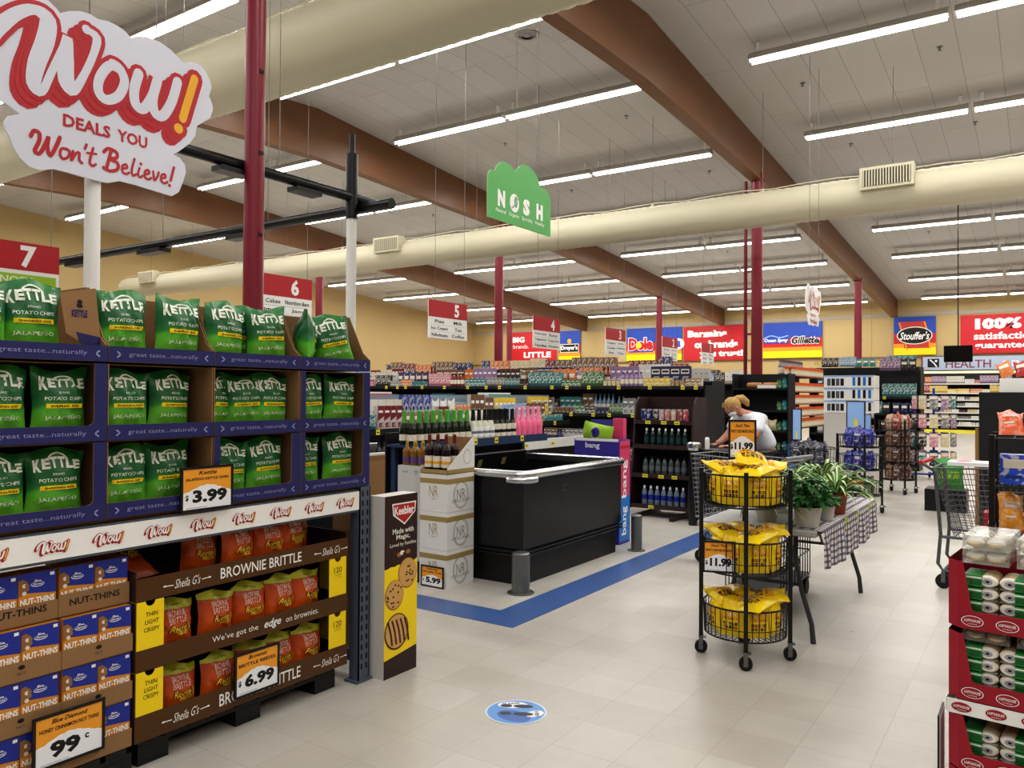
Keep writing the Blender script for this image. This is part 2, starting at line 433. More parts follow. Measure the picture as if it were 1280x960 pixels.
# ---------------------------------------------------------------- logos and printed cards
LW = [(-0.625, 0.169), (-0.582, 0.254), (-0.511, 0.337), (-0.437, 0.382), (-0.374, 0.356), (-0.383, 0.251), (-0.424, 0.114), (-0.437, 0.008), (-0.398, -0.019), (-0.356, 0.086), (-0.299, 0.241), (-0.275, 0.302), (-0.283, 0.184), (-0.277, 0.072), (-0.241, 0.037), (-0.185, 0.145), (-0.139, 0.268), (-0.124, 0.359), (-0.178, 0.382)]
LO = [(0.01, 0.233), (-0.052, 0.234), (-0.105, 0.15), (-0.11, 0.074), (-0.066, 0.044), (0.0, 0.087), (0.033, 0.175), (0.004, 0.237), (-0.035, 0.251)]
LV = [(0.113, 0.247), (0.089, 0.149), (0.098, 0.073), (0.145, 0.06), (0.198, 0.15), (0.227, 0.251), (0.2, 0.139), (0.211, 0.062), (0.26, 0.054), (0.316, 0.152), (0.352, 0.281)]
LX1 = [(0.463, 0.336), (0.387, 0.074)]
WW = [.05, .07, .06, .05, .085, .09, .085, .07, .04, .04, .035, .05, .085, .085, .05, .04, .04, .05, .03]
BOARD = mat('cool white board', (208, 210, 222), .5)
GOLD = mat('gold print', (226, 170, 44), .5)
def wow(b, cx, cz, k, y, simple=False):
    """the shop's script logo: white letters on a thick red drop shadow, amber exclamation mark"""
    f = lambda dx, dz: (lambda a, c: (cx + (a + dx) * k, y, cz + (c + dz) * k))
    n = 2 if simple else 4
    offs = [(-.05, -.055), (-.025, -.03), (0, 0)] if not simple else [(-.04, -.045), (0, 0)]
    for i, (dx, dz) in enumerate(offs):
        yy = y - .0016 * i
        g = lambda a, c, dx=dx, dz=dz, yy=yy: (cx + (a + dx) * k, yy, cz + (c + dz) * k)
        b.stroke(LW, [w + .045 for w in WW], 0, RED, n, g)
        b.stroke(LO, .095, 0, RED, n, g); b.stroke(LV, .105, 0, RED, n, g); b.stroke(LX1, .11, 0, RED, 1, g)
        b.disc(cx + (.362 + dx) * k, cz + (.01 + dz) * k, .058 * k, yy, RED, n=12)
    LT = WHITE if simple else BOARD
    yy = y - (.0050 if not simple else .0034)
    g = lambda a, c: (cx + a * k, yy, cz + c * k)
    b.stroke(LW, WW, 0, LT, n, g); b.stroke(LO, .052, 0, LT, n, g); b.stroke(LV, .058, 0, LT, n, g)
    b.stroke(LX1, .05, 0, GOLD, 1, g); b.disc(cx + .362 * k, cz + .01 * k, .03 * k, yy, GOLD, n=12)
OUT = [(-0.381, 0.466), (-0.331, 0.436), (-0.311, 0.418), (-0.261, 0.449), (-0.21, 0.469), (-0.158, 0.475), (-0.115, 0.465), (-0.06, 0.476), (-0.005, 0.471), (0.041, 0.455), (0.07, 0.433), (0.11, 0.46), (0.17, 0.476), (0.243, 0.475), (0.305, 0.458), (0.357, 0.43), (0.396, 0.408), (0.448, 0.433), (0.502, 0.434), (0.543, 0.406), (0.571, 0.366), (0.583, 0.321), (0.566, 0.267), (0.59, 0.225), (0.594, 0.19), (0.574, 0.135), (0.52, 0.089), (0.486, 0.061), (0.474, -0.003), (0.435, -0.061), (0.364, -0.127), (0.332, -0.147), (0.377, -0.159), (0.41, -0.192), (0.417, -0.232), (0.398, -0.295), (0.373, -0.36), (0.329, -0.393), (0.205, -0.385), (0.109, -0.378), (0.017, -0.376), (-0.049, -0.402), (-0.104, -0.404), (-0.199, -0.399), (-0.271, -0.395), (-0.331, -0.394), (-0.398, -0.415), (-0.446, -0.411), (-0.493, -0.378), (-0.52, -0.336), (-0.539, -0.291), (-0.562, -0.249), (-0.567, -0.221), (-0.55, -0.186), (-0.495, -0.16), (-0.532, -0.141), (-0.568, -0.123), (-0.639, -0.116), (-0.707, -0.062), (-0.718, 0.077), (-0.703, 0.225), (-0.645, 0.345), (-0.593, 0.426), (-0.504, 0.494), (-0.429, 0.497)]
def wow_board():
    b = MB(); b.prism(OUT[::-1], 0, .012, BOARD); return b
t = thing('deals_sign', 'big white cloud-shaped deals sign with red script lettering on a white pole', 'sign', (-4.2, 2.35, 3.1), FX)
b = wow_board(); wow(b, 0, 0, 1, -.0012)
b.text('DEALS', -.165, -.127, -.002, RED, h=.066, w=.25, bold=.03); b.text('YOU', .085, -.127, -.002, RED, h=.066, w=.175, bold=.03)
def scr(b, s, x, z, y, m, h, w, bold=.018, shear=.35): b.text(s, x, z, y, m, h=h, w=w, bold=bold, shear=shear)
# "Won't Believe!" drawn as brush strokes
WB = [([(-.445, -.255), (-.43, -.225), (-.405, -.23), (-.405, -.27), (-.425, -.325), (-.40, -.33), (-.372, -.27), (-.36, -.235), (-.365, -.29), (-.35, -.33), (-.32, -.27), (-.305, -.225)], .02),
      ([(-.268, -.275), (-.295, -.28), (-.302, -.31), (-.288, -.33), (-.262, -.315), (-.255, -.285), (-.272, -.275)], .014),
      ([(-.238, -.278), (-.245, -.33), (-.225, -.29), (-.205, -.278), (-.205, -.315), (-.19, -.328)], .014),
      ([(-.168, -.225), (-.176, -.25)], .014),
      ([(-.132, -.235), (-.15, -.31), (-.135, -.33), (-.118, -.318)], .014), ([(-.165, -.268), (-.115, -.262)], .011),
      ([(-.075, -.24), (-.05, -.215), (-.005, -.225), (-.005, -.255), (-.045, -.27), (.0, -.28), (.002, -.315), (-.04, -.335), (-.075, -.325)], .018), ([(-.035, -.222), (-.06, -.33)], .018),
      ([(.028, -.305), (.055, -.295), (.05, -.277), (.03, -.29), (.03, -.32), (.05, -.33), (.068, -.318)], .013),
      ([(.098, -.235), (.083, -.30), (.09, -.33), (.108, -.318)], .013),
      ([(.128, -.278), (.12, -.315), (.132, -.33), (.146, -.318)], .013), ([(.135, -.252), (.136, -.254)], .016),
      ([(.158, -.305), (.185, -.295), (.18, -.277), (.16, -.29), (.16, -.32), (.18, -.33), (.198, -.318)], .013),
      ([(.21, -.278), (.218, -.328), (.238, -.295), (.243, -.275)], .013),
      ([(.258, -.305), (.285, -.295), (.28, -.277), (.26, -.29), (.26, -.32), (.28, -.33), (.298, -.318)], .013),
      ([(.338, -.225), (.318, -.305)], .016), ([(.311, -.335), (.312, -.336)], .018)]
for p, w_ in WB: b.stroke(p, w_, -.002, RED)
b.build('sign_board', t)
b = MB(); b.tube([(-.10, .06, -3.1), (-.10, .06, .1)], .04, WHITEP, 16); b.box(-.2, .0, -.0, .1, -3.1, -3.08, WHITEP); b.box(-.14, -.06, .012, .05, -.25, .1, WHITEP); b.build('pole', t)

t = thing('deals_sign', 'small white deals sign hung edge-on before the twin red column', 'sign', (-3.5, 15.15, 3.18), FX)
b = MB(); b.prism([(x * .9, z * .82) for x, z in OUT[::-1]], 0, .012, WHITE); wow(b, .05, .0, .7, -.002, True); b.text('DEALS YOU', -.1, -.14, -.003, RED, h=.05, w=.4, bold=.02); b.text("Won't Believe!", -.05, -.25, -.003, RED, h=.09, w=.55, bold=.01, shear=.3); b.build('sign_board', t)
b = MB()
for x in (-.35, .35): b.tube([(x, .006, .36), (x, .006, ceil_z(15.2) - 3.18)], .004, STEEL, 5)
b.build('hanging_wire', t)

ORANGE = mat('orange card print', (236, 162, 52), .5)
CARDW = mat('white card print', (236, 238, 244), .45)
def price_card(name, label, loc, rz, w, h, brand, title, price, cents=None, small=True, rot=None):
    t = thing(name, label, 'price sign', loc, rz)
    if rot: t.rotation_euler = rot
    b = MB(); f = .011
    b.box(-w / 2, w / 2, 0, .008, 0, f, BLACK); b.box(-w / 2, w / 2, 0, .008, h - f, h, BLACK); b.box(-w / 2, -w / 2 + f, 0, .008, f, h - f, BLACK); b.box(w / 2 - f, w / 2, 0, .008, f, h - f, BLACK)
    b.box(-w / 2 + f, w / 2 - f, .005, .008, f, h - f, BLACK); b.build('sign_frame', t)
    c = MB(); a = w / 2 - f
    c.box(-a, a, .003, .005, f, h - f, ORANGE)
    zs = f + (h - 2 * f) * .40
    cl = [(-a, f), (a, f)] + [(a - (2 * a) * i / 24, zs + (h * .16) * (max(0, sin(pi * i / 24)) ** 1.5) + h * .018 * abs(sin(i * .9))) for i in range(25)]
    c.flat(cl, .0024, CARDW)
    c.text(brand, 0, h * .855, .002, INK, h=h * .085, w=min(w * .5, .012 * len(brand) + .02) if w < .3 else w * .45, bold=.015, shear=.35)
    c.text(title, 0, h * .71, .002, INK, h=h * .075, w=w * .82, bold=.02)
    if cents: c.text(price, -w * .06, h * .32, .002, INK, h=h * .31, w=w * .42, bold=.05); c.text(cents, w * .24, h * .38, .002, INK, h=h * .1, bold=.03)
    else: c.text('$', -w * .385, h * .31, .002, INK, h=h * .14, bold=.03); c.text(price, w * .05, h * .33, .002, INK, h=min(h * .29, w * .27), w=w * .66, bold=.05)
    c.text('REGULAR PRICE 10.99', -w * .2, h * .085, .002, INK, h=h * .022, w=w * .38)
    c.build('price_card', t)
    return t

# ---------------------------------------------------------------- bags
def bag_geo(w, h, d, seed, film, pr, nx=14, ny=20, crimp=.018, neck=.10):
    """pillow bag standing on z = 0, front towards -Y; pr(b, fn) adds the print with fn(x, z) on the front skin"""
    r = random.Random(seed); A = [(r.uniform(.5, 1), r.uniform(2, 5), r.uniform(2, 6), r.uniform(0, 6)) for _ in range(5)]
    def half(v): return w / 2 * (1 - neck * sin(pi * min(max(v, 0), 1)) + .012 * sin(9 * v + A[0][3]))
    def wr(u, v): return 1.4 * sum(a * sin(f * u * 2.2 + g * v * 2.4 + p) for a, f, g, p in A) / 5
    def dep(u, v):
        e = max(0, 1 - abs(u) ** 2.6) ** .6; q = max(0, sin(pi * min(max((v - .02) / .95, 0), 1))) ** .6
        if v > .8: q *= .92
        return d / 2 * e * q
    def skin(x, z, s=-1, off=0.0):
        v = z / h; u = max(-1, min(1, x / half(v)))
        y = s * dep(u, v) * (1 + .16 * wr(u, v)) + s * .10 * d * wr(u * 1.7 + 1, v * 2.1) * max(0, 1 - abs(u) ** 4) * (1 if .06 < v < .94 else .3)
        y += .012 * sin(5 * u + A[1][3]) * max(0, (v - .86) / .14) + .02 * d * sin(18 * u) * max(0, (v - .8) / .2)
        return (x, y + s * off, z + .012 * sin(3 * u + A[2][3]) * max(0, (v - .7) / .3))
    b = MB(); 
    for s in (-1, 1):
        vs = []
        for j in range(ny + 1):
            v = j / ny
            for i in range(nx + 1):
                u = -1 + 2 * i / nx
                vs.append(skin(u * half(v), v * h, s))
        W_ = nx + 1
        fs = [(j * W_ + i, j * W_ + i + 1, (j + 1) * W_ + i + 1, (j + 1) * W_ + i) for j in range(ny) for i in range(nx)]
        if s > 0: fs = [f[::-1] for f in fs]
        b.add(vs, fs, film, True)
    pr(b, lambda x, z, o=.004: skin(x, z, -1, o))
    return b
def patch(b, fn, x0, x1, z0, z1, m, n=10, o=.0026):
    vs = [fn(x0 + (x1 - x0) * i / n, z0 + (z1 - z0) * j / 3, o) for j in range(4) for i in range(n + 1)]
    b.add(vs, [(j * (n + 1) + i, j * (n + 1) + i + 1, (j + 1) * (n + 1) + i + 1, (j + 1) * (n + 1) + i) for j in range(3) for i in range(n)], m, True)
CHIPF = rampmat('green chip film', 'Z', 0, .285, [(0, (140, 198, 92)), (.1, (116, 188, 66)), (.40, (92, 176, 54)), (.47, (44, 122, 60)), (.6, (30, 96, 58)), (.9, (34, 104, 54)), (1, (44, 120, 52))], .33, .012, 34, (14, .25))
CREAM = mat('cream print', (226, 230, 214), .45)
DKRED = mat('dark brown print', (84, 52, 18), .5)
def chip_print(b, fn):
    L = 'KETTLE'
    for i, ch in enumerate(L):
        x = (-.075 + i * .030); a = 1 - ((i - 2.5) / 2.9) ** 2
        b.text(ch, x, .222 + .010 * a, 0, CREAM, h=.040 + .012 * (1 if i in (0,) else 0), w=.028, bold=.05, fn=fn)
    b.stroke([(-.035, .247), (-.02, .259), (0, .264), (.02, .26), (.035, .25)], .006, 0, CREAM, 3, lambda a, c: fn(a, c))
    b.text('BRAND', 0, .189, 0, CREAM, h=.009, w=.045, fn=fn)
    b.text('POTATO CHIPS', 0, .165, 0, CREAM, h=.014, w=.145, bold=.01, fn=fn)
    patch(b, fn, -.068, .072, .126, .144, YEL)
    b.text('SHARING SIZE', .002, .135, 0, DKRED, h=.009, w=.115, bold=.03, fn=lambda x, z: fn(x, z, .0058))
    b.text('JALAPEÑO', 0, .088, 0, CREAM, h=.023, w=.145, bold=.01, fn=fn)
    b.text('made with real jalapeños', 0, .034, 0, CREAM, h=.007, w=.12, fn=fn)
CHIPS = [bag_geo(.232, .285, .105, 3 + k, CHIPF, chip_print, crimp=.02).mesh('chip_bag') for k in range(4)]

BROWNF = rampmat('orange brittle film', 'Z', 0, .225, [(0, (150, 62, 20)), (.3, (206, 92, 26)), (.6, (192, 80, 24)), (.82, (176, 66, 22)), (.85, (158, 66, 26)), (.86, (176, 178, 46)), (1, (186, 186, 60))], .3, .010, 9, (14, .3))
LILAC = mat('pale print', (226, 206, 196), .5); YT = mat('bright yellow lettering', (246, 206, 66), .5)
def brittle_print(b, fn):
    b.text('THIN CRISPY', .0, .203, 0, DKRED, h=.006, w=.07, fn=fn)
    b.text('BROWNIE', 0, .172, 0, LILAC, h=.022, w=.085, fn=fn); b.text('BRITTLE', .002, .146, 0, LILAC, h=.024, w=.085, fn=fn)
    b.text("Reese's", .012, .113, 0, INK, h=.032, w=.108, bold=.05, shear=.35, fn=lambda x, z: fn(x, z, .004))
    b.text("Reese's", .012, .113, 0, YT, h=.030, w=.104, bold=.012, shear=.35, fn=lambda x, z: fn(x, z, .0058))
    b.text('PIECES', .022, .089, 0, YT, h=.014, w=.06, bold=.03, fn=fn)
BRITT = [bag_geo(.200, .225, .095, 21 + k, BROWNF, brittle_print).mesh('brittle_bag') for k in range(3)]

# ---------------------------------------------------------------- the chip rack
PUN = mat('punched hole', (14, 15, 18), .8)
t = thing('storage_rack', 'grey punched-steel rack carrying the green chip cartons', 'rack', (-3.07, 0, 0), FX)
def post(x, y):
    b = MB(); b.box(x - .04, x + .04, y, y + .006, 0, 1.06, GREY); b.box(x - .04, x - .034, y, y + .07, 0, 1.06, GREY); b.box(x + .034, x + .04, y, y + .07, 0, 1.06, GREY); b.box(x - .06, x + .06, y - .01, y + .09, 0, .012, GREY)
    z = .07
    while z < 1.03:
        for s in (-.018, .018): b.box(x + s - .006, x + s + .006, y - .001, y + .0005, z, z + .03, PUN)
        b.box(x + .0395, x + .0405, y + .02, y + .045, z, z + .03, PUN)
        z += .052
    b.build('post', t)
for x in (.70, 3.125): post(x, .0); post(x, 1.05)
b = MB(); b.box(.74, 3.085, .012, .05, .925, 1.045, GREY); b.box(.74, 3.085, 1.06, 1.1, .925, 1.045, GREY)
for x in (.70, 3.125): b.box(x - .015, x + .015, .05, 1.06, .96, 1.03, GREY); b.tube([(x, .07, .1), (x, 1.05, .85)], .015, GREY, 6); b.box(x - .015, x + .015, .05, 1.06, .1, .14, GREY)
b.build('beam', t)
b = MB(); b.box(.72, 3.1, .03, 1.08, 1.046, 1.062, KRAFTD); b.build('deck', t)
b = MB(); b.box(.74, 3.09, .004, .011, .937, 1.036, WHITE)
for i in range(11): wow(b, .86 + i * .213, .968, .105, .002, True)
b.build('printed_strip', t)

COLX = [1.207, 1.69, 2.172, 2.665, 3.155]
ROWZ = [1.064, 1.374, 1.687]
NAVYT = mat('lavender print', (150, 150, 190), .6)
def carton(ci, ri, style):
    x0, x1 = COLX[ci] + .003, COLX[ci + 1] - .003; w = x1 - x0; h = .305; D = .40
    nm = ['far-bottom', 'middle', 'top'][ri]
    lab = 'navy-fronted chip carton, %s column from the near end, %s row of the rack' % (ORD[ci], ['bottom', 'middle', 'top'][ri])
    t = thing('display_carton', lab, 'carton', (-3.068, (x0 + x1) / 2, ROWZ[ri]), FX)
    b = MB(); a = w / 2; k = .004
    b.box(-a, a, .004, D, 0, k, KRAFTD)
    if ri < 2:
        b.box(-a, -a + k, .004, D, k, h, KRAFT); b.box(a - k, a, .004, D, k, h, KRAFT); b.box(-a + k, a - k, D - k, D, k, h, KRAFTD); b.box(-a, a, .05, D, h - k, h, KRAFTD)
    else:
        for s in (-1, 1):
            x = s * a; p = [(.004, k), (D, k), (D, h), (.16, h), (.05, .10), (.004, .065)]
            b.add([(x, y, z) for y, z in p] + [(x - s * k, y, z) for y, z in p], [(0, 1, 2, 3, 4, 5), (11, 10, 9, 8, 7, 6)] + [(i, 6 + i, 6 + (i + 1) % 6, (i + 1) % 6) for i in range(6)], KRAFT)
        b.box(-a + k, a - k, D - k, D, k, h, KRAFTD)
    b.build('carton_body', t)
    p = MB(); s0 = .062
    if style == 'strip': poly = [(-a, 0), (a, 0), (a, s0), (-a, s0)]
    else:
        l = .03 if style in ('both', 'left') else .004; r = .05 if style in ('both', 'right') else .004; q = .02
        poly = [(-a, 0), (a, 0), (a, h), (a - r, h), (a - r, s0 + q), (a - r - q * .3, s0 + q * .3), (a - r - q, s0), (-a + l + q, s0), (-a + l + q * .3, s0 + q * .3), (-a + l, s0 + q), (-a + l, h), (-a, h)]
    p.prism(poly, -.002, .004, NAVY, KRAFT)
    p.text('great taste...naturally', 0, .030, -.003, NAVYT, h=.022, w=w * .66, bold=-.005)
    for s in (-1, 1):
        for q in (-.35, .35): p.stroke([(s * w * .40, .03), (s * (w * .40 + .014), .03 + q * .03)], .006, -.003, NAVYT, 1)
    p.build('printed_front', t)
    return t
STY = [['right', 'right', 'strip'], ['strip', 'strip', 'strip'], ['both', 'strip', 'strip'], ['both', 'both', 'strip']]
for ci in range(4):
    for ri in range(3): carton(ci, ri, STY[ci][ri])
# torn flap standing between the two near top cartons
t = thing('carton_flap', 'torn brown cardboard flap with printed emblem standing in the top row', 'cardboard', (-3.115, 1.600, 1.772), FX)
b = MB(); b.prism([(-.05, .02), (.075, -.055), (.085, .0), (.062, .205), (-.075, .175)], 0, .005, KRAFT); b.prism([(.0, -.008), (.078, -.053), (.083, .012), (-.012, .028)], -.0012, 0, NAVY)
b.text('KETTLE', .0, .10, -.002, NAVY, h=.028, w=.06, bold=.04); b.disc(0, .13, .012, -.002, INK, .008); b.disc(0, .145, .01, -.002, INK, .009)
b.build('cardboard_panel', t)
# bags in the cartons: (column, row, offset along the carton, depth, turn, lean, variant, drop)
BG = {(0, 0): [(-.122, .06, .05, 0), (.085, .06, -.06, .0)], (0, 1): [(-.122, .058, .06, .0), (.10, .062, .0, 0)],
      (0, 2): [(-.20, .06, .04, .02), (.005, .09, -.05, -.02)],
      (1, 0): [(-.125, .06, .0, .0), (.085, .075, .03, -.02)], (1, 1): [(-.125, .055, .02, 0), (.09, .085, .12, .03)], (1, 2): [(-.125, .08, -.02, -.02), (.115, .06, .08, .02)],
      (2, 0): [(-.115, .06, .0, .04), (.105, .062, -.05, -.04)], (2, 1): [(-.15, .10, .45, .05), (-.01, .075, -.12, -.04), (.128, .06, .03, .02)], (2, 2): [(-.14, .058, .10, .04), (.0, .15, -.05, 0), (.115, .058, -.08, -.06)],
      (3, 0): [(-.145, .075, -.15, .0), (.09, .06, -.03, .0)], (3, 1): [(-.12, .06, .02, -.03), (.095, .062, -.06, .04)], (3, 2): [(-.135, .06, 1.0, .1), (.09, .065, -.35, -.22)]}
n = 0
for (ci, ri), L in BG.items():
    xc = (COLX[ci] + COLX[ci + 1]) / 2
    for j, (dx, dy, yaw, lean) in enumerate(L):
        o = put(CHIPS[n % 4], 'chip_bag', (-3.068 - dy - (.036 if ri == 2 else .032), xc + dx, ROWZ[ri] + .010), 0, None,
                'green chip bag, %s in the %s-row carton, %s column from the near end' % (ORD[j], ['bottom', 'middle', 'top'][ri], ORD[ci]), 'chip bag', 'green potato chip bags', rot=(0, lean, FX + yaw))
        if ri < 2: o.scale = (.94, .9, .95)
        n += 1
put(CHIPS[1], 'chip_bag', (-3.22, 1.735, 1.70), 0, None, 'green potato chip bag tipped back behind the torn cardboard flap', 'chip bag', 'green potato chip bags', rot=(-.12, .25, FX + .3))
put(CHIPS[2], 'chip_bag', (-3.24, 2.99, 1.70), 0, None, 'green potato chip bag at the back of the far top carton', 'chip bag', 'green potato chip bags', rot=(-.1, -.1, FX))

# ---------------------------------------------------------------- cracker cases
NUTB = mat('blue carton print', (36, 52, 150), .45); NUTO = mat('amber carton print', (206, 138, 48), .45); NUTD = mat('biscuit picture', (150, 104, 56), .5)
def nut_box():
    b = MB(); w, h, d = .134, .185, .045
    b.box(-w / 2, w / 2, 0, d, 0, h, NUTO)
    b.flat([(-w / 2, .115), (w / 2, .098), (w / 2, h), (-w / 2, h)], -.0006, NUTB)
    b.flat([(-w / 2, .100), (-w / 2 + .028, .108), (-w / 2 + .034, .150), (-w / 2 + .015, .165), (-w / 2, .160)], -.0010, NUTD)
    for i in range(7): b.disc(-w / 2 + .010 + .010 * (i % 3), .112 + .014 * (i // 2), .008, -.0013 - i * .0001, [NUTD, LABEL, KRAFT][i % 3], n=8)
    b.disc(0, .140, .024, -.0011, WHITE, .010); b.disc(0, .141, .022, -.0014, NUTB, .008); b.text('Blue', 0, .152, -.0014, WHITE, h=.010, w=.024, bold=.03, shear=.2); b.text('Diamond', 0, .141, -.0018, WHITE, h=.008, w=.034, bold=.03, shear=.2)
    b.text('NUT-THINS', 0, .080, -.0012, WHITE, h=.024, w=.122, bold=.035)
    b.text('honey cinnamon', .01, .058, -.0012, NUTD, h=.006, w=.05); b.flat([(.044, .165), (.060, .165), (.060, .177), (.044, .177)], -.001, WHITE)
    return b.mesh('cracker_box')
NUT = nut_box()
t0 = thing('shipping_pallet', 'black plastic pallet under the cracker cases', 'pallet', (-3.1, 1.25, 0), FX)
def pallet(t, x0, x1, d, h):
    b = MB(); n = 9
    for i in range(n): b.box(x0 + (x1 - x0) * i / n, x0 + (x1 - x0) * (i + .8) / n, 0, d, h - .022, h, BLACK)
    b.box(x0, x1, .0, .03, h - .04, h - .0225, BLACK); b.box(x0, x1, d - .03, d, h - .04, h - .0225, BLACK)
    b.build('pallet_deck', t)
    for x in (x0, (x0 + x1) / 2 - .07, x1 - .14):
        c = MB()
        for y in (.0, d / 2 - .06, d - .12): c.box(x, x + .14, y, y + .12, .018, h - .041, BLACK)
        c.box(x, x + .14, 0, d, 0, .0175, BLACK); c.build('pallet_foot', t)
pallet(t0, -.40, .575, .95, .115)
t0 = thing('shipping_pallet', 'black plastic pallet under the brown brittle display', 'pallet', (-3.14, 2.42, 0), FX)
pallet(t0, -.545, .56, .95, .115)
for ci, cx in enumerate((1.40, 1.684)):
    for ri in range(4):
        z = .118 + .194 * ri
        if ci == 0 and ri == 3: dz = 0
        t = thing('cracker_case', 'brown cardboard tray of cracker boxes, %s column, %s from the floor' % (['nearer', 'farther'][ci], ORD[ri]), 'tray', (-3.10 - (.03 if ri == 3 else 0), cx, z), FX)
        b = MB(); a = .141; q = .085 if ri == 3 and ci == 1 else .072
        b.box(-a, a, 0, .38, 0, .003, KRAFTD); b.box(-a, a, 0, .004, .003, q, KRAFT); b.box(-a, -a + .004, .004, .38, .003, q, KRAFT); b.box(a - .004, a, .004, .38, .003, q, KRAFT); b.box(-a, a, .376, .38, .003, .12, KRAFT)
        if ri == 3: b.text('NUT-THINS', .0, .05, -.001, INK, h=.026, w=.2, bold=.02)
        else: b.disc(0, .052, .012, -.001, INK, .008); b.text('NUT', 0, .03, -.001, INK, h=.008, w=.03)
        b.build('tray', t)
        for j in (-1, 1):
            for kk in range(1 if ri < 3 else 2):
                put(NUT, 'cracker_box', (-3.106 - (.03 if ri == 3 else 0) - kk * .05, cx + j * .0685, z + .0045), FX, None,
                    'blue cracker box, %s half, %s, in the %s column tray %s from the floor' % (['near', 'far'][(j + 1) // 2], ['outer', 'inner'][kk], ['nearer', 'farther'][ci], ORD[ri]), 'cracker box', 'blue and amber cracker boxes')
# ---------------------------------------------------------------- brittle display
BRN = mat('dark brown print', (58, 38, 36), .45); BRN2 = mat('chocolate cardboard', (62, 42, 38), .6)
t = thing('snack_display', 'dark brown three-tier display of brittle bags standing on a pallet', 'display', (-3.10, 2.43, .118), FX)
TZ = [0, .29, .58]; a = .595
def sheila(b, x, z, y):
    b.text('Sheila G\'s', x, z, y, WHITE, h=.040, w=.125, bold=.0, shear=.4)
    for s in (-1, 1): b.stroke([(x + s * .070, z - .004), (x + s * .105, z - .002)], .004, y, WHITE, 1); b.disc(x + s * .108, z - .002, .008, y, WHITE, .004)
for i, z in enumerate(TZ):
    b = MB(); hh = (.108, .088, .095)[i]
    b.box(-a, a, 0, .75, z, z + .006, BRN2); b.box(-a, a, -.004, 0, z, z + hh, BRN); hs = .284 if i < 2 else hh + .03; b.box(-a, -a + .005, .002, .744, z + .006, z + hs, BRN2); b.box(a - .005, a, .002, .744, z + .006, z + hs, BRN2); b.box(-a, a, .745, .75, z + .006, z + (.284 if i < 2 else .24), BRN2)
    if i != 1: b.text('BROWNIE BRITTLE', .04, z + hh * .5, -.0055, WHITE, h=hh * .52, w=.47, bold=.012); sheila(b, -.36, z + hh * .48, -.0055); sheila(b, .475, z + hh * .48, -.0055)
    else: b.text('We\u2019ve got the', -.11, z + hh * .5, -.0055, WHITE, h=.034, w=.25, bold=.0); b.text('edge', .10, z + hh * .5, -.0055, WHITE, h=.050, w=.10, bold=.02, shear=.3); b.text('on brownies.', .285, z + hh * .5, -.0055, WHITE, h=.030, w=.21)
    b.build('display_tray', t)
for i, z in enumerate((.109, .379)):
    zt = TZ[i + 1] - .002
    for s in (-1, 1):
        x0, x1 = (-a + .004, -a + .125) if s < 0 else (a - .13, a - .01)
        zb = TZ[i] + (.109, .089)[i]; b = MB(); xm = (x0 + x1) / 2
        poly = [(x0, zb), (x1, zb), (x1, zt)] + [(xm + .022 * cos(-pi * k / 8), zt + .022 * sin(-pi * k / 8)) for k in range(9)] + [(x0, zt)]
        b.prism(poly, -.003, .0, YEL); b.box(x0 if s < 0 else x1 - .004, x0 + .004 if s < 0 else x1, .001, .2, zb, zt, YEL)
        hz = zt - zb
        if s < 0:
            for q, wd in enumerate(('THIN', 'LIGHT', 'CRISPY')): b.text(wd, xm + .006, zt - hz * (.28 + q * .16), -.0042, INK, h=.018, w=(.055, .062, .07)[q], shear=.1)
        else: b.text('120', xm, zt - hz * .32, -.0042, DKRED, h=.030, w=.055, bold=.0); b.text('CALORIES', xm, zt - hz * .45, -.0042, DKRED, h=.007, w=.045); b.text('per serving', xm, zt - hz * .52, -.0042, DKRED, h=.006, w=.045)
        b.build('yellow_panel', t)
BR = {0: [(-.35, .06, .02, 0), (-.15, .05, .08, .02), (.055, .07, -.04, 0), (.22, .07, .05, -.03), (.385, .055, .0, 0)],
      1: [(-.37, .06, .0, -.02), (-.165, .05, .05, .02), (.025, .06, -.06, .0), (.205, .055, .05, .03), (.375, .05, .12, -.03)],
      2: [(-.50, .09, .1, .0), (-.21, .12, 0, .06), (-.04, .06, .12, .0), (.14, .065, -.1, .03), (.30, .09, .2, 0), (.42, .2, 0, 0)]}
for ri, L in BR.items():
    for j, (dx, dy, yaw, lean) in enumerate(L):
        rot = (0, lean, FX + yaw); zz = .118 + TZ[ri] + .009; xx = -3.13 - dy
        if ri == 2 and j == 0: rot = (-1.05, 0.0, FX + .2); xx = -3.22; zz += .06
        put(BRITT[(j + ri) % 3], 'brittle_bag', (xx, 2.43 + dx, zz), 0, None, 'orange brittle bag with lime band, %s from the near end of the %s tray' % (ORD[j], ['lowest', 'middle', 'top'][ri]), 'snack bag', 'orange brittle bags', rot=rot, scale=(1.0, .96, 1.04 if ri < 2 else 1.08))
price_card('price_sign', 'orange and white 3.99 price card hung on the chip cartons', (-3.045, 2.13, 1.05), FX, .262, .195, 'Kettle', 'JALAPENO KETTLE CHIPS', '3.99')
price_card('price_sign', 'orange and white 6.99 price card on the brittle display', (-3.075, 2.43, .155), FX, .255, .205, 'Brownie', 'BRITTLE REESES', '6.99')
price_card('price_sign', 'orange and white 99 cent price card before the cracker cases', (-3.065, 1.56, .165), FX, .268, .20, 'Blue Diamond', 'HONEY CINNAMON NUT THINS', '99', 'c')

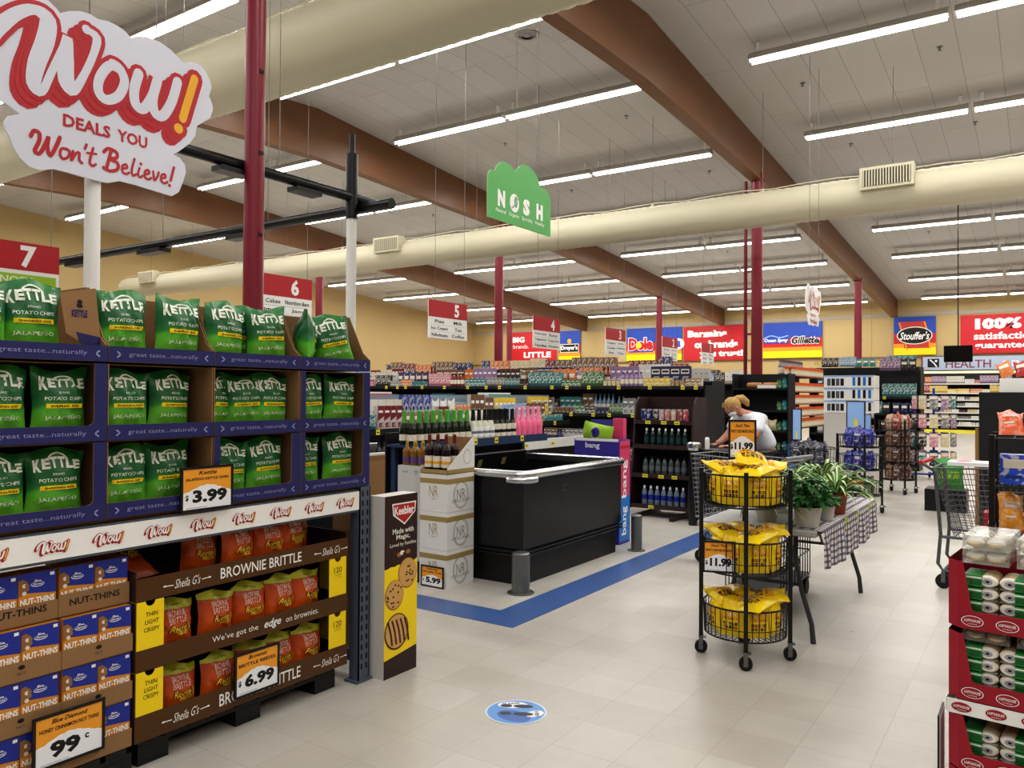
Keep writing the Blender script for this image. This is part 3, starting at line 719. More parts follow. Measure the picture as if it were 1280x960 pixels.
# ---------------------------------------------------------------- cookie standee and brown carton behind
t = thing('cookie_display', 'tall narrow brown and yellow cookie display panel at the rack end', 'display', (-2.985, 3.325, 0), FX)
b = MB(); b.box(-.135, .135, 0, .11, 0, 1.0, mat('off white card', (206, 204, 200), .6)); b.build('display_body', t)
b = MB(); W = .135
b.flat([(-W, 0), (W, 0), (W, 1.0), (-W, 1.0)], -.0008, mat('chocolate print', (52, 30, 30), .45))
yl = [(-W, .10), (W, .135)] + [(W, .63)] + [(W - .27 * i / 10, .625 - .002 * i - .006 * (i % 2)) for i in range(1, 10)] + [(-W, .60)]
b.flat(yl, -.0014, YEL)
COOK = mat('biscuit', (206, 162, 96), .6); CHOC = mat('chocolate', (66, 36, 26), .5); COOKD = mat('baked edge', (164, 112, 56), .6)
def cookie(x, z, r, y, dots):
    b.disc(x, z, r, y, COOKD, r * 1.1, n=26); b.disc(x + .003, z + .003, r * .93, y - .0003, COOK, r * 1.02, n=26)
    q = random.Random(int(x * 1000)); 
    for i in range(dots):
        an, rr_ = q.uniform(0, 6.3), r * .85 * q.random() ** .5; b.disc(x + rr_ * cos(an), z + rr_ * sin(an), .008, y - .0006, CHOC, .006, n=8)
b_clip = b
cookie(.052, .555, .078, -.0020, 12); cookie(-.055, .45, .076, -.0028, 14)
b.disc(-.035, .245, .098, -.0034, CHOC, .10, n=30); b.disc(-.034, .247, .090, -.0037, COOK, .092, n=30)
for i in range(5):
    xx = -.085 + i * .034; b.stroke([(xx - .022, .245 + .062), (xx, .245), (xx + .012, .245 - .066)], .014, -.0041, CHOC, 3)
b.flat([(-.07, .89), (.025, .83), (.115, .895), (.122, .955), (-.078, .955)], -.0020, WHITE); b.flat([(-.06, .894), (.025, .84), (.106, .898), (.112, .947), (-.068, .947)], -.0023, RED)
b.text('Keebler', .022, .912, -.0027, WHITE, h=.048, w=.16, bold=.03)
b.text('Made with', .015, .80, -.002, CREAM, h=.030, w=.175, bold=.02); b.text('Magic,', .015, .762, -.002, CREAM, h=.034, w=.115, bold=.02); b.text('Loved by Families', .015, .722, -.002, CREAM, h=.026, w=.215, bold=.01)
for i in range(5): b.disc(-.04 + .024 * i, .675 - .008 * (i % 2),   .02, -.002 - i * .0002, [CHOC, COOKD, CREAM, CHOC, COOKD][i], .013, n=10)
b.build('printed_front', t)
t = thing('brown_carton', 'plain brown cardboard carton behind the cookie display', 'carton', (-3.36, 3.47, 0), FX)
b = MB(); b.box(-.12, .12, 0, .2, 0, 1.16, KRAFT); b.build('carton_body', t)
b = MB(); b.box(-.12, .12, 0, .004, 1.1605, 1.19, KRAFT, Matrix.Rotation(.2, 3, 'X')); b.build('carton_flap', t)

# floor marker
t = thing('floor_decal', 'round blue social distance sticker with dark shoe prints on the floor', 'floor sticker', (-2.16, 3.255, .0015), 0.0)
b = MB(); BL = mat('sky blue vinyl', (92, 148, 214), .35); BLD = mat('deep blue vinyl', (52, 98, 176), .35); PRN = mat('shoe print', (52, 56, 66), .5)
def fdisc(x, y, r, m, z, rx=None, n=36, an=0.0):
    rx = rx or r; pts = []
    for k in range(n):
        p, q = rx * cos(2 * pi * k / n), r * sin(2 * pi * k / n); pts.append((x + p * cos(an) - q * sin(an), y + p * sin(an) + q * cos(an), z))
    b.add(pts, [tuple(range(n))], m)
fdisc(0, 0, .152, mat('pale vinyl', (206, 218, 230), .35), 0); fdisc(0, 0, .142, BL, .0003); fdisc(.02, -.05, .06, BLD, .0005, .09); fdisc(-.06, .06, .04, WHITE, .0006, .075, an=.6); fdisc(.09, .03, .035, WHITE, .0006, .05, an=1.2)
for (x, y) in ((-.035, .045), (.015, -.035)):
    fdisc(x + .03, y + .03, .022, PRN, .0009, .05, an=.5); fdisc(x - .045, y - .012, .02, PRN, .0009, .03, an=.5)
def ftext(s, x, y, w, h, an):
    vs, fs, tw, th = text_geo(s, .02, 0); b.add([(x + (p * w / tw) * cos(an) - (q * h / th) * sin(an), y + (p * w / tw) * sin(an) + (q * h / th) * cos(an), .0012) for p, q in vs], fs, NAVY)
ftext('PLEASE', -.075, .07, .085, .02, .75); ftext('6 FEET', .1, .035, .07, .02, -1.0)
b.build('sticker', t)
# ---------------------------------------------------------------- low open freezer case and its neighbours
CASE = mat('black case panel', (26, 27, 31), .3); CASEK = mat('black kick plate', (18, 18, 20), .5); NAVYS = mat('dark blue steel', (42, 60, 92), .4)
t = thing('freezer_case', 'low black open-topped freezer case with chrome bumper rail', 'freezer', (0, 0, 0))
x0, x1, y0, y1 = -4.62, -3.5, 5.365, 7.15
b = MB(); q = .05
b.box(x0, x1, y0, y0 + q, .30, .87, CASE); b.box(x0, x1, y1 - q, y1, .30, .87, CASE); b.box(x1 - q, x1, y0 + q, y1 - q, .30, .87, CASE); b.box(x0, x0 + q, y0 + q, y1 - q, .30, .95, CASE)
b.box(x0 + q, x1 - q, y0 + q, y1 - q, .45, .48, CASEK)
for yy in (6.0, 6.04): 
    for zz in (.72, .76): b.box(x1, x1 + .004, yy, yy + .012, zz, zz + .012, STEEL)
b.build('case_body', t, bevel=.008)
b = MB(); b.box(x0 + .02, x1 - .04, y0 + .04, y1 - .04, .0, .297, CASEK)
for z in (.24, .27): b.box(x1 - .012, x1 + .012, y0 - .012, y1 + .012, z, z + .014, CASE); b.box(x0, x1, y0 - .012, y0 + .01, z, z + .014, CASE)
b.build('kick_base', t)
b = MB(); r = .036
b.tube([(x0, y0 - .01, .905), (x1 - .06, y0 - .01, .905), (x1 - .012, y0 + .012, .905), (x1 + .01, y0 + .06, .905), (x1 + .01, y1 - .02, .905), (x1 - .03, y1 + .01, .905), (x0, y1 + .01, .905)], r, CHROME, 12)
b.box(x0 + .02, x1 - .02, y0 + .01, y0 + .06, .872, .93, CHROME); b.box(x1 - .06, x1 - .01, y0 + .06, y1 - .06, .872, .93, CHROME); b.box(x0 + .02, x1 - .02, y1 - .06, y1 - .01, .872, .93, CHROME)
b.build('bumper_rail', t)
b = MB(); b.tube([(x1 - .13, y0 - .035, .865), (x1 - .03, y0 - .03, .865), (x1 + .03, y0 + .03, .865), (x1 + .035, y0 + .13, .865)], .03, CHROME, 10); b.build('corner_bumper', t)
b = MB(); b.box(x0 + .06, x0 + .09, y0 + .1, y1 - .2, .78, .99, BLACK, Matrix.Rotation(.35, 3, 'Y'))
for yy in (5.7, 6.1, 6.5): b.box(x0 + .115, x0 + .121, yy, yy + .06, .86, .93, mat('dull tag', (120, 118, 70), .6), Matrix.Rotation(.35, 3, 'Y'))
b.build('inner_shelf', t)
def bollard(x, y, r, h, label):
    t = thing('bollard', label, 'bollard', (x, y, 0)); b = MB(); b.lathe([(r, .012), (r, h - .01), (r - .012, h)], STEEL, 24, ms=None); b.build('post', t)
    b = MB(); b.lathe([(r + .035, 0), (r + .035, .008), (r + .012, .012)], STEEL, 24); b.build('base_plate', t)
bollard(-3.42, 5.21, .072, .32, 'short steel bollard at the near corner of the freezer case')
bollard(-3.40, 7.30, .055, .36, 'short steel bollard at the far corner of the freezer case')

def shelf_bottle(h, r, shape='wine'):
    """bottle outline: body, shoulder, neck, foil"""
    b = MB(); n = {'wine': [(r * .9, 0), (r, .01), (r, .60 * h), (r * .8, .68 * h), (r * .36, .76 * h)], 'champ': [(r * .9, 0), (r, .012), (r, .36 * h), (r * .86, .48 * h), (r * .56, .63 * h)], 'soda': [(r * .8, 0), (r, .015), (r, .55 * h), (r * .9, .68 * h), (r * .42, .86 * h)]}[shape]
    return b, n
GLG = mat('dark green glass', (28, 40, 26), .12); GLR = mat('dark red wine bottle', (30, 14, 18), .12); GLA = mat('amber wine', (150, 108, 44), .15, trans=.3); GLP = mat('pink wine', (236, 120, 158), .18)
FOILG = mat('green foil', (104, 176, 84), .3, .3); FOILR = mat('red foil', (104, 26, 34), .35); FOILP = mat('pink foil', (240, 150, 180), .3); FOILD = mat('dark foil', (22, 22, 26), .35); FOILC = mat('gold foil', (190, 160, 80), .3, .5)
PURL = mat('purple label', (92, 70, 120), .5)
def mk_bottle(h, r, shape, glass, foil, label, lo, hi, extra=None):
    b, n = shelf_bottle(h, r, shape)
    b.lathe(n, glass, 12, capt=False)
    rn = n[-1][0]
    b.lathe([(rn, n[-1][1]), (rn * .82, h * .8), (rn * .8, h * .985), (rn * .6, h)] if shape == 'champ' else [(rn, n[-1][1]), (rn * 1.02, h * .86), (rn * .98, h * .985), (rn * .7, h)], foil, 12, capb=False)
    if label: b.lathe([(r * 1.012, lo * h), (r * 1.012, hi * h)], label, 12, capb=False, capt=False)
    if extra: b.lathe([(r * 1.02, (lo + (hi - lo) * .3) * h), (r * 1.02, (lo + (hi - lo) * .55) * h)], extra, 12, capb=False, capt=False)
    return b.mesh('bottle')
B_RED = mk_bottle(.31, .039, 'wine', GLR, FOILR, LABEL, .14, .44, GOLD)
B_AMB = mk_bottle(.30, .039, 'wine', GLA, FOILC, PURL, .10, .36)
B_SPK = mk_bottle(.31, .044, 'champ', GLG, FOILG, LABEL, .12, .30)
B_WHT = mk_bottle(.31, .043, 'champ', mat('cream bottle', (206, 208, 188), .3), FOILD, WHITE, .12, .44, mat('slate label', (120, 124, 134), .5))
B_BLK = mk_bottle(.31, .043, 'champ', GLG, FOILD, LABEL, .08, .50, INK)
B_PNK = mk_bottle(.33, .046, 'champ', GLP, FOILP, None, 0, 0)
# blue bottle shelf behind the case
t = thing('bottle_shelf', 'dark blue shelf ledge of sparkling wine behind the freezer case', 'shelf', (0, 0, 0))
sx0, sx1 = -5.0, -4.66
b = MB(); b.box(sx0, sx1, 5.36, 7.62, 1.075, 1.10, NAVYS); b.box(sx1 - .004, sx1 + .006, 5.36, 7.62, 1.045, 1.125, NAVYS); sbd = b.build('shelf_board', t)
for yy in (5.42, 6.3, 7.55): b = MB(); b.box(sx0 + .02, sx0 + .07, yy - .025, yy + .025, 0, 1.074, NAVYS); b.build('leg', t)
b = MB(); b.box(sx0 - .02, sx0 - .005, 5.36, 7.62, .0, 1.2, CASE); b.build('back_panel', t)
TG = MB(); TG.box(-.03, .03, -.003, 0, 0, .06, TAGY); TG.box(-.02, .02, -.0038, -.003, .02, .034, INK); TGME = TG.mesh('price_tag')
for yy in (6.26, 6.62, 7.1): put(TGME, 'price_tag', (sx1 + .0065, yy, 1.062), FX, parent=sbd)
def row_y(me, n, y0, y1, x, z, name, label, cat, group, x2=None):
    for i in range(n):
        y = y0 + (y1 - y0) * (i / max(n - 1, 1))
        put(me, name, (x, y, z), R.uniform(0, 6), None, label, cat, group)
        if x2: put(me, name, (x2, y + .02, z), R.uniform(0, 6), None, label, cat, group)
row_y(B_SPK, 9, 5.40, 6.22, -4.73, 1.101, 'sparkling_bottle', 'green-foiled sparkling wine bottle on the blue shelf behind the freezer case', 'bottle', 'green-foiled sparkling bottles', -4.84)
row_y(B_WHT, 4, 6.32, 6.62, -4.73, 1.101, 'sparkling_bottle', 'cream sparkling wine bottle between green-foiled and black ones on blue shelf', 'bottle', 'cream sparkling bottles')
row_y(B_BLK, 4, 6.72, 7.02, -4.73, 1.101, 'sparkling_bottle', 'dark sparkling wine bottle with pale label beside the pink ones', 'bottle', 'dark sparkling bottles', -4.84)
row_y(B_PNK, 5, 7.11, 7.55, -4.73, 1.101, 'rose_bottle', 'pink sparkling wine bottle at the far end of the blue shelf', 'bottle', 'pink sparkling bottles')
0 and row_y(B_RED, 5, 4.98, 5.32, -4.75, 1.101, 'wine_bottle', 'red-topped dark wine bottle at the near end of the blue shelf', 'bottle', 'red-topped bottles on blue shelf')

# wine case stacks
GB = mat('gold band print', (158, 138, 84), .5); WCARD = mat('white carton print', (222, 222, 220), .55); GCARD = mat('pale grey carton', (196, 196, 194), .6); LINE = mat('grey line print', (120, 122, 120), .55)
def wine_case(x, y, z, label, white=True, w=.285, d=.355, h=.303):
    t = thing('wine_case', label, 'carton', (x, y, z))
    b = MB(); m = WCARD if white else GCARD
    b.box(0, w, 0, d, 0, h, m); b.build('carton_body', t)
    p = MB()
    if white:
        p.box(-.0015, w + .0015, -.0015, d + .0015, h - .075, h - .035, GB)
        p.text('NR', w * .5, .165, -.001, GB, h=.09, w=.09, bold=-.01); p.text('\u2022 2019 \u2022', w * .5, .105, -.001, LINE, h=.012, w=.07)
        # round emblem on the aisle side
        for rr_ in (.098, .088): p.stroke([(d * .5 + rr_ * cos(k * pi / 10), .13 + rr_ * 1.15 * sin(k * pi / 10)) for k in range(21)], .004, 0, LINE, 1, lambda a, c: (w + .0012, a, c), False)
        vs, fs, tw, th = text_geo('NR', -.01, 0); p.add([(w + .0014, d * .5 + q * .11 / tw, .14 + r_ * .08 / th) for q, r_ in vs], fs, LINE)
        vs, fs, tw, th = text_geo('CELLARS', .0, 0); p.add([(w + .0014, d * .5 + q * .24 / tw, .085 + r_ * .024 / th) for q, r_ in vs], fs, LINE)
    else:
        p.text('12 x 750', w * .3, h - .05, -.001, INK, h=.018, w=.05); p.text('THIS SIDE', w * .75, h - .045, -.001, INK, h=.014, w=.05); p.text('UP', w * .75, h - .065, -.001, INK, h=.014, w=.02)
    p.build('printing', t)
for k in range(3): wine_case(-4.245, 4.955, k * .305, 'white gold-banded wine carton, %s of three from the floor' % ORD[k])
for k in range(3): wine_case(-4.55, 5.02, k * .32, 'plain pale grey wine carton, %s of three from the floor' % ORD[k], False, .27, .275, .318)
t = thing('carton_tray', 'cut-open white carton top holding red wine bottles', 'carton', (-4.245, 4.955, .9165))
b = MB(); b.box(0, .285, 0, .36, 0, .004, KRAFTD); b.box(0, .285, 0, .004, .004, .035, GB); b.box(0, .004, .004, .36, .004, .06, WCARD)
p = [(0, .004), (.36, .004), (.36, .285), (.33, .285), (.0, .05)]
b.add([(.285, y, z) for y, z in p] + [(.281, y, z) for y, z in p], [(0, 1, 2, 3, 4), (9, 8, 7, 6, 5)] + [(i, 5 + i, 5 + (i + 1) % 5, (i + 1) % 5) for i in range(5)], WCARD)
b.box(.2855, .2865, .0, .36, .004, .036, GB); b.box(0, .281, .356, .36, .004, .285, KRAFT)
b.stroke([(.26 + .05 * cos(k * pi / 8), .13 + .06 * sin(k * pi / 8)) for k in range(17)], .004, 0, LINE, 1, lambda a, c: (.2865, a, c), False)
b.build('carton_body', t)
for j in range(2):
    for i in range(3): put(B_RED, 'wine_bottle', (-4.20 + i * .088, 5.015 + j * .11, .9215), i, None, 'dark wine bottle with cream label standing in the cut-open white carton', 'bottle', 'dark wine bottles in white carton')
for j in range(2):
    for i in range(3): put(B_AMB, 'wine_bottle', (-4.50 + i * .085, 5.08 + j * .11, .9605), i, None, 'amber wine bottle with purple label on the plain grey cartons', 'bottle', 'amber wine bottles on grey cartons', scale=(1, 1, .66))
price_card('price_sign', 'small black-framed 5.99 price card leaning on the white wine cartons', (-4.10, 4.937, .002), 0, .235, .17, 'Noble Vines', 'RED BLEND 750 ML', '5.99')
price_card('price_sign', 'small black-framed price card leaning on the grey wine cartons', (-4.40, 5.003, .002), 0, .20, .17, 'White Vines', 'PINOT GRIGIO', '5.99')

# ---------------------------------------------------------------- soda rack
BRM = mat('dark brown laminate', (52, 34, 34), .45)
t = thing('drink_rack', 'dark brown shelf rack of soda bottles beside the energy drink box', 'rack', (0, 0, 0))
a0, a1, d0, d1 = -4.46, -3.66, 9.45, 9.95; SZ = [.14, .53, .90, 1.215]
b = MB(); b.box(a0, a1, d1 - .02, d1, .1, 1.54, BRM); b.build('back_panel', t)
pr = [(d0 - .12, .10), (d1, .10), (d1, 1.54), (d0 + .18, 1.54), (d0 + .10, 1.46), (d0 + .04, 1.2), (d0 + .02, .9), (d0 - .06, .5)]
for nm, xx in (('side_panel', a0), ('side_panel', a1)):
    b = MB(); n = len(pr); vs = [(xx - .012, y, z) for y, z in pr] + [(xx + .012, y, z) for y, z in pr]
    b.add(vs, [tuple(range(n))[::-1], tuple(range(n, 2 * n))] + [(i, (i + 1) % n, n + (i + 1) % n, n + i) for i in range(n)], BRM); b.build(nm, t)
for i, z in enumerate(SZ):
    f = d0 - .08 + .04 * i
    b = MB(); b.box(a0 + .013, a1 - .013, f, d1 - .021, z - .02, z, BRM); b.box(a0 + .013, a1 - .013, f - .012, f, z - .03, z + .025, BRM); o = b.build('shelf', t)
    for xx in ((a0 + .2, a0 + .42, a0 + .6) if i in (1, 3) else (a0 + .3,)): 
        if i != 2: put(TGME, 'price_tag', (xx, f - .0125, z - .028), 0, parent=o, scale=(1.2, 1, .7))
for xx in (a0 + .15, a1 - .15):
    b = MB(); b.box(xx - .025, xx + .025, d0 - .28, d1, .0, .05, BRM); b.box(xx - .02, xx + .02, d1 - .12, d1 - .05, .05, .12, BRM); b.build('foot', t)
PET = mat('clear water bottle', (150, 168, 190), .1, trans=.5); CAPW = mat('white cap', (226, 228, 230), .4); CAPB = mat('blue label', (26, 44, 140), .4); PETD = mat('dark green bottle', (26, 44, 40), .12); PETB = mat('grey green bottle', (70, 82, 78), .15); LBD = mat('dark teal label', (24, 60, 66), .45); LBG = mat('grey label', (96, 104, 112), .5)
W_BOT = mk_bottle(.255, .036, 'soda', PET, CAPW, CAPB, .30, .55); D_BOT = mk_bottle(.235, .034, 'soda', PETD, CAPW, LBD, .2, .5); G_BOT = mk_bottle(.24, .035, 'soda', PETB, FOILD, LBG, .25, .5)
def can_mesh(h, r):
    b = MB(); b.lathe([(r * .85, 0), (r, .008), (r, h - .012), (r * .86, h)], STEEL, 12, ms=[STEEL, TINTP, STEEL]); return b.mesh('can')
CAN = can_mesh(.165, .036)
for me, i, lab, grp in ((W_BOT, 0, 'clear water bottle with blue label on the lowest shelf of the brown rack', 'water bottles'), (G_BOT, 1, 'grey-green soda bottle on the second shelf of the brown rack', 'grey-green bottles'), (D_BOT, 2, 'dark green bottle on the third shelf of the brown rack', 'dark green bottles')):
    for j in range(7): put(me, 'drink_bottle', (a0 + .17 + j * .088, d0 + .0 + .03 * i, SZ[i] + .001), j, None, lab, 'bottle', grp)
for j, c in enumerate([(24, 40, 110), (28, 44, 120), (70, 60, 50), (180, 160, 170), (190, 120, 120), (190, 170, 150), (150, 60, 70), (170, 70, 80)]):
    cn = ['navy', 'blue', 'brown', 'silver', 'salmon', 'tan', 'maroon', 'rose'][j]
    put(CAN, 'drink_can', (a0 + .11 + j * .083, d0 + .10, SZ[3] + .001), j, c, cn + ' tall drink can on the top shelf of the brown rack', 'can', None)
# energy drink box
PURP = mat('purple print', (62, 52, 150), .45); PINKC = mat('pink print', (206, 70, 110), .45); BLUEC = mat('bright blue print', (40, 120, 200), .45)
t = thing('energy_drink_display', 'purple cardboard box with white brand lettering beside the freezer case', 'display', (0, 0, 0))
b = MB(); b.box(-4.20, -3.665, 7.44, 7.70, 0, 1.09, PURP); b.build('display_body', t)
b = MB(); b.text('bang', -3.98, 1.02, 7.438, WHITE, h=.075, w=.17, bold=.02)
sd = lambda y0_, y1_, z0_, z1_, m, o: b.add([(-3.665 + o, y0_, z0_), (-3.665 + o, y1_, z0_), (-3.665 + o, y1_, z1_), (-3.665 + o, y0_, z1_)], [(0, 1, 2, 3)], m)
sd(7.45, 7.69, .5, 1.08, PINKC, .001); sd(7.45, 7.69, .03, .5, BLUEC, .001); sd(7.47, 7.67, 1.0, 1.03, RED, .002)
vs, fs, tw, th = text_geo('bang', .02, 0); b.add([(-3.6625, 7.57 - r_ * .14 / th, .68 + q * .4 / tw) for q, r_ in vs], fs, WHITE)
vs, fs, tw, th = text_geo('bang', .02, 0); b.add([(-3.6625, 7.57 - r_ * .14 / th, .24 + q * .3 / tw) for q, r_ in vs], fs, WHITE)
b.build('printing', t)
b = MB(); 
b.box(-4.19, -3.675, 7.438, 7.441, 1.072, 1.10, WHITE)
b.build('tab', t)
TOYG = mat('lime print', (150, 190, 50), .5)
t = thing('snack_pouch', 'lime and purple pouch lying across the energy drink box', 'pouch', (-3.95, 7.53, 1.175))
def pp(b, fn):
    for r_, m_ in ((.075, PALEP), (.055, PURP), (.03, INK)): b.add([fn(r_ * cos(k * pi / 8), .19 + r_ * .9 * sin(k * pi / 8), .002 + (.08 - r_) * .05) for k in range(16)], [tuple(range(16))], m_)
PALEP = mat('pale lime print', (206, 220, 120), .5)
bag_geo(.20, .36, .08, 95, TOYG, pp, 8, 12).build('pouch_body', t, (.17, -.02, -.045), rot=(-.15, -1.40, .1))
t = thing('snack_carton', 'pink and violet small carton on the energy drink box', 'carton', (-3.82, 7.6, 1.092)); b = MB(); b.box(0, .12, 0, .08, 0, .22, PINKC); b.box(-.3, 0, 0.06, .08, 0, .2, PURP); b.build('carton_body', t)

# ---------------------------------------------------------------- check stand and the person
t = thing('check_stand', 'black counter with a chrome-topped post beside the brown drink rack', 'counter', (0, 0, 0))
b = MB(); b.box(-3.50, -2.7, 9.25, 9.64, .06, .87, CASE); b.box(-3.54, -2.66, 9.2, 9.66, .87, .905, BLACK); b.box(-3.45, -2.75, 9.3, 9.6, 0, .059, CASEK); b.build('counter_body', t)
b = MB(); b.lathe([(.06, 0), (.06, .9)], CASE, 16, (-3.50, 9.12, 0)); b.build('post', t)
b = MB(); b.lathe([(.075, .9), (.085, .93), (.085, .98), (.06, 1.0)], CHROME, 18, (-3.50, 9.12, 0)); b.build('post_cap', t)
b = MB(); b.lathe([(.03, .906), (.03, 1.03), (.02, 1.05)], WHITEP, 10, (-3.42, 9.36, 0)); T(b.build('soap_dispenser'), 'small white dispenser standing on the black counter', 'dispenser')

SKIN = mat('skin', (196, 140, 120), .55); SHIRT = mat('white cotton', (226, 230, 238), .7); HAIR = mat('blonde hair', (196, 160, 96), .6, noise=(30, .6)); JEAN = mat('dark trousers', (42, 46, 60), .8); MASKM = mat('pale face mask', (214, 218, 222), .7); SHOE = mat('dark shoe', (30, 28, 28), .6)
def skinned(name, parent, verts, edges, radii, m, sub=2, root=0):
    me = bpy.data.meshes.new(name); me.from_pydata(verts, edges, []); me.materials.append(m)
    o = bpy.data.objects.new(name, me); COL.objects.link(o)
    sk = o.modifiers.new('skin', 'SKIN'); sk.use_smooth_shade = True
    if sub: s = o.modifiers.new('sub', 'SUBSURF'); s.levels = sub; s.render_levels = sub
    for v, r in zip(me.skin_vertices[0].data, radii): v.radius = r if isinstance(r, tuple) else (r, r)
    me.skin_vertices[0].data[root].use_root = True
    if parent is not None: o.parent = parent
    return o
# standing, bent forward over the counter; local -Y is where the person faces, turned to look left
p = thing('person', 'person in a white t-shirt and face mask bending over the black counter', 'person', (-3.0, 9.99, 0), -.72)
p.scale = (1.05, 1.05, .945)
Vt = [(0, .12, .93), (0, .06, 1.08), (0, -.05, 1.24), (0, -.14, 1.36), (0, -.185, 1.41), (0, -.235, 1.44), (0, -.285, 1.475),
      (.20, -.12, 1.34), (.29, -.20, 1.13), (.19, -.38, 1.03), (.16, -.46, 1.01),
      (-.20, -.12, 1.34), (-.29, -.20, 1.13), (-.19, -.38, 1.03), (-.16, -.46, 1.01),
      (.10, .12, .88), (.11, .08, .48), (.11, .12, .09), (-.10, .12, .88), (-.11, .06, .48), (-.11, .10, .09)]
Et = [(0, 1), (1, 2), (2, 3), (3, 4), (4, 5), (5, 6), (3, 7), (7, 8), (8, 9), (9, 10), (3, 11), (11, 12), (12, 13), (13, 14), (0, 15), (15, 16), (16, 17), (0, 18), (18, 19), (19, 20)]
Rt = [(.15, .11), (.14, .10), (.155, .11), (.13, .095), (.075, .07), .06, .05, .08, .06, .042, .032, .08, .06, .042, .032, .095, .065, .045, .095, .065, .045]
body = skinned('body', p, Vt, Et, Rt, SKIN)
def ell(b, c, r, m, tilt=0.0, n=16, k=10, flt=None):
    M = Matrix.Rotation(tilt, 3, 'X'); vs = []; fs = []
    for j in range(k + 1):
        th = pi * j / k
        for i in range(n):
            ph = 2 * pi * i / n; v = Vector((r[0] * sin(th) * cos(ph), r[1] * sin(th) * sin(ph), r[2] * cos(th)))
            if flt: v = flt(v)
            vs.append(M @ v + Vector(c))
    for j in range(k):
        for i in range(n): fs.append((j * n + i, (j + 1) * n + i, (j + 1) * n + (i + 1) % n, j * n + (i + 1) % n))
    b.add(vs, fs, m, True)
HC = (0, -.325, 1.50); TL = .75
b = MB()
def face(v):
    if v.y < 0: v = Vector((v.x * (.9 if v.z < -.04 else 1), v.y, v.z))
    if v.y < -.06 and abs(v.x) < .022 and -.035 < v.z < .03: v = Vector((v.x, v.y - .022, v.z))
    return v
ell(b, HC, (.076, .096, .115), SKIN, TL, 20, 14, face)
MH = Matrix.Rotation(TL, 3, 'X'); hp = lambda x, y, z: tuple(MH @ Vector((x, y, z)) + Vector(HC))
for s in (-1, 1):
    ell(b, hp(s * .03, -.086, .012), (.012, .008, .008), WHITE, TL, 8, 6); ell(b, hp(s * .03, -.092, .012), (.006, .005, .006), INK, TL, 8, 6); ell(b, hp(s * .078, .005, -.005), (.010, .02, .03), SKIN, TL, 8, 6)
    ell(b, hp(s * .03, -.088, .032), (.016, .006, .004), HAIR, TL, 8, 6)
ell(b, hp(0, -.092, -.055), (.024, .010, .008), mat('lips', (170, 96, 90), .5), TL, 8, 6)
b.build('head', p)
b = MB(); ell(b, hp(0, -.062, -.05), (.066, .052, .045), MASKM, TL, 14, 8); b.tube([hp(.06, -.06, -.035), hp(.08, -.0, .0)], .002, MASKM, 4); b.tube([hp(-.06, -.06, -.035), hp(-.08, -.0, .0)], .002, MASKM, 4); b.build('face_mask', p)
b = MB(); ell(b, hp(0, .018, .030), (.088, .098, .105), HAIR, TL, 18, 12); ell(b, hp(0, .105, .045), (.045, .05, .045), HAIR, TL, 12, 8)
b.tube([hp(0, .11, .05), hp(.01, .16, .01), hp(.02, .17, -.06), hp(.02, .15, -.12)], [.045, .055, .045, .015], HAIR, 10)
for k in range(9): an = -1.1 + k * .28; b.tube([hp(.08 * sin(an), -.03, .10), hp(.09 * sin(an), -.075, .06)], [.014, .006], HAIR, 5)
b.build('hair', p)
sv = [(0, .13, .90), (0, .06, 1.08), (0, -.05, 1.24), (0, -.125, 1.345), (0, -.17, 1.395), (.19, -.115, 1.335), (.25, -.16, 1.23), (.275, -.185, 1.16), (-.19, -.115, 1.335), (-.25, -.16, 1.23), (-.275, -.185, 1.16)]
skinned('shirt', p, sv, [(0, 1), (1, 2), (2, 3), (3, 4), (3, 5), (5, 6), (6, 7), (3, 8), (8, 9), (9, 10)], [(.205, .155), (.195, .15), (.215, .165), (.185, .14), (.085, .08), .115, .10, .092, .115, .10, .092], SHIRT)
skinned('trousers', p, [(0, .125, .96), (.10, .125, .86), (.11, .08, .48), (.11, .12, .10), (-.10, .125, .86), (-.11, .06, .48), (-.11, .10, .10)], [(0, 1), (1, 2), (2, 3), (0, 4), (4, 5), (5, 6)], [(.17, .13), .112, .08, .065, .112, .08, .065], JEAN)
for s, y in ((1, .12), (-1, .10)):
    b = MB(); ell(b, (s * .11, y - .055, .045), (.045, .125, .045), SHOE, 0, 12, 8); b.build('shoe', p)
for s in (-1, 1):
    b = MB(); c0 = Vector((s * .155, -.485, 1.0))
    ell(b, c0, (.036, .045, .016), SKIN, .2, 12, 8)
    for k in range(4):
        x = (k - 1.5) * .017; L = (.062, .075, .07, .055)[k]
        b.tube([c0 + Vector((x, -.035, .0)), c0 + Vector((x * 1.1, -.035 - L * .5, .004)), c0 + Vector((x * 1.1, -.035 - L * .85, -.008)), c0 + Vector((x * 1.1, -.035 - L, -.022))], [.009, .0085, .008, .006], SKIN, 7)
    b.tube([c0 + Vector((-s * .028, .005, .0)), c0 + Vector((-s * .05, -.025, -.004)), c0 + Vector((-s * .052, -.05, -.014))], [.011, .009, .007], SKIN, 7)
    b.build('hand', p)
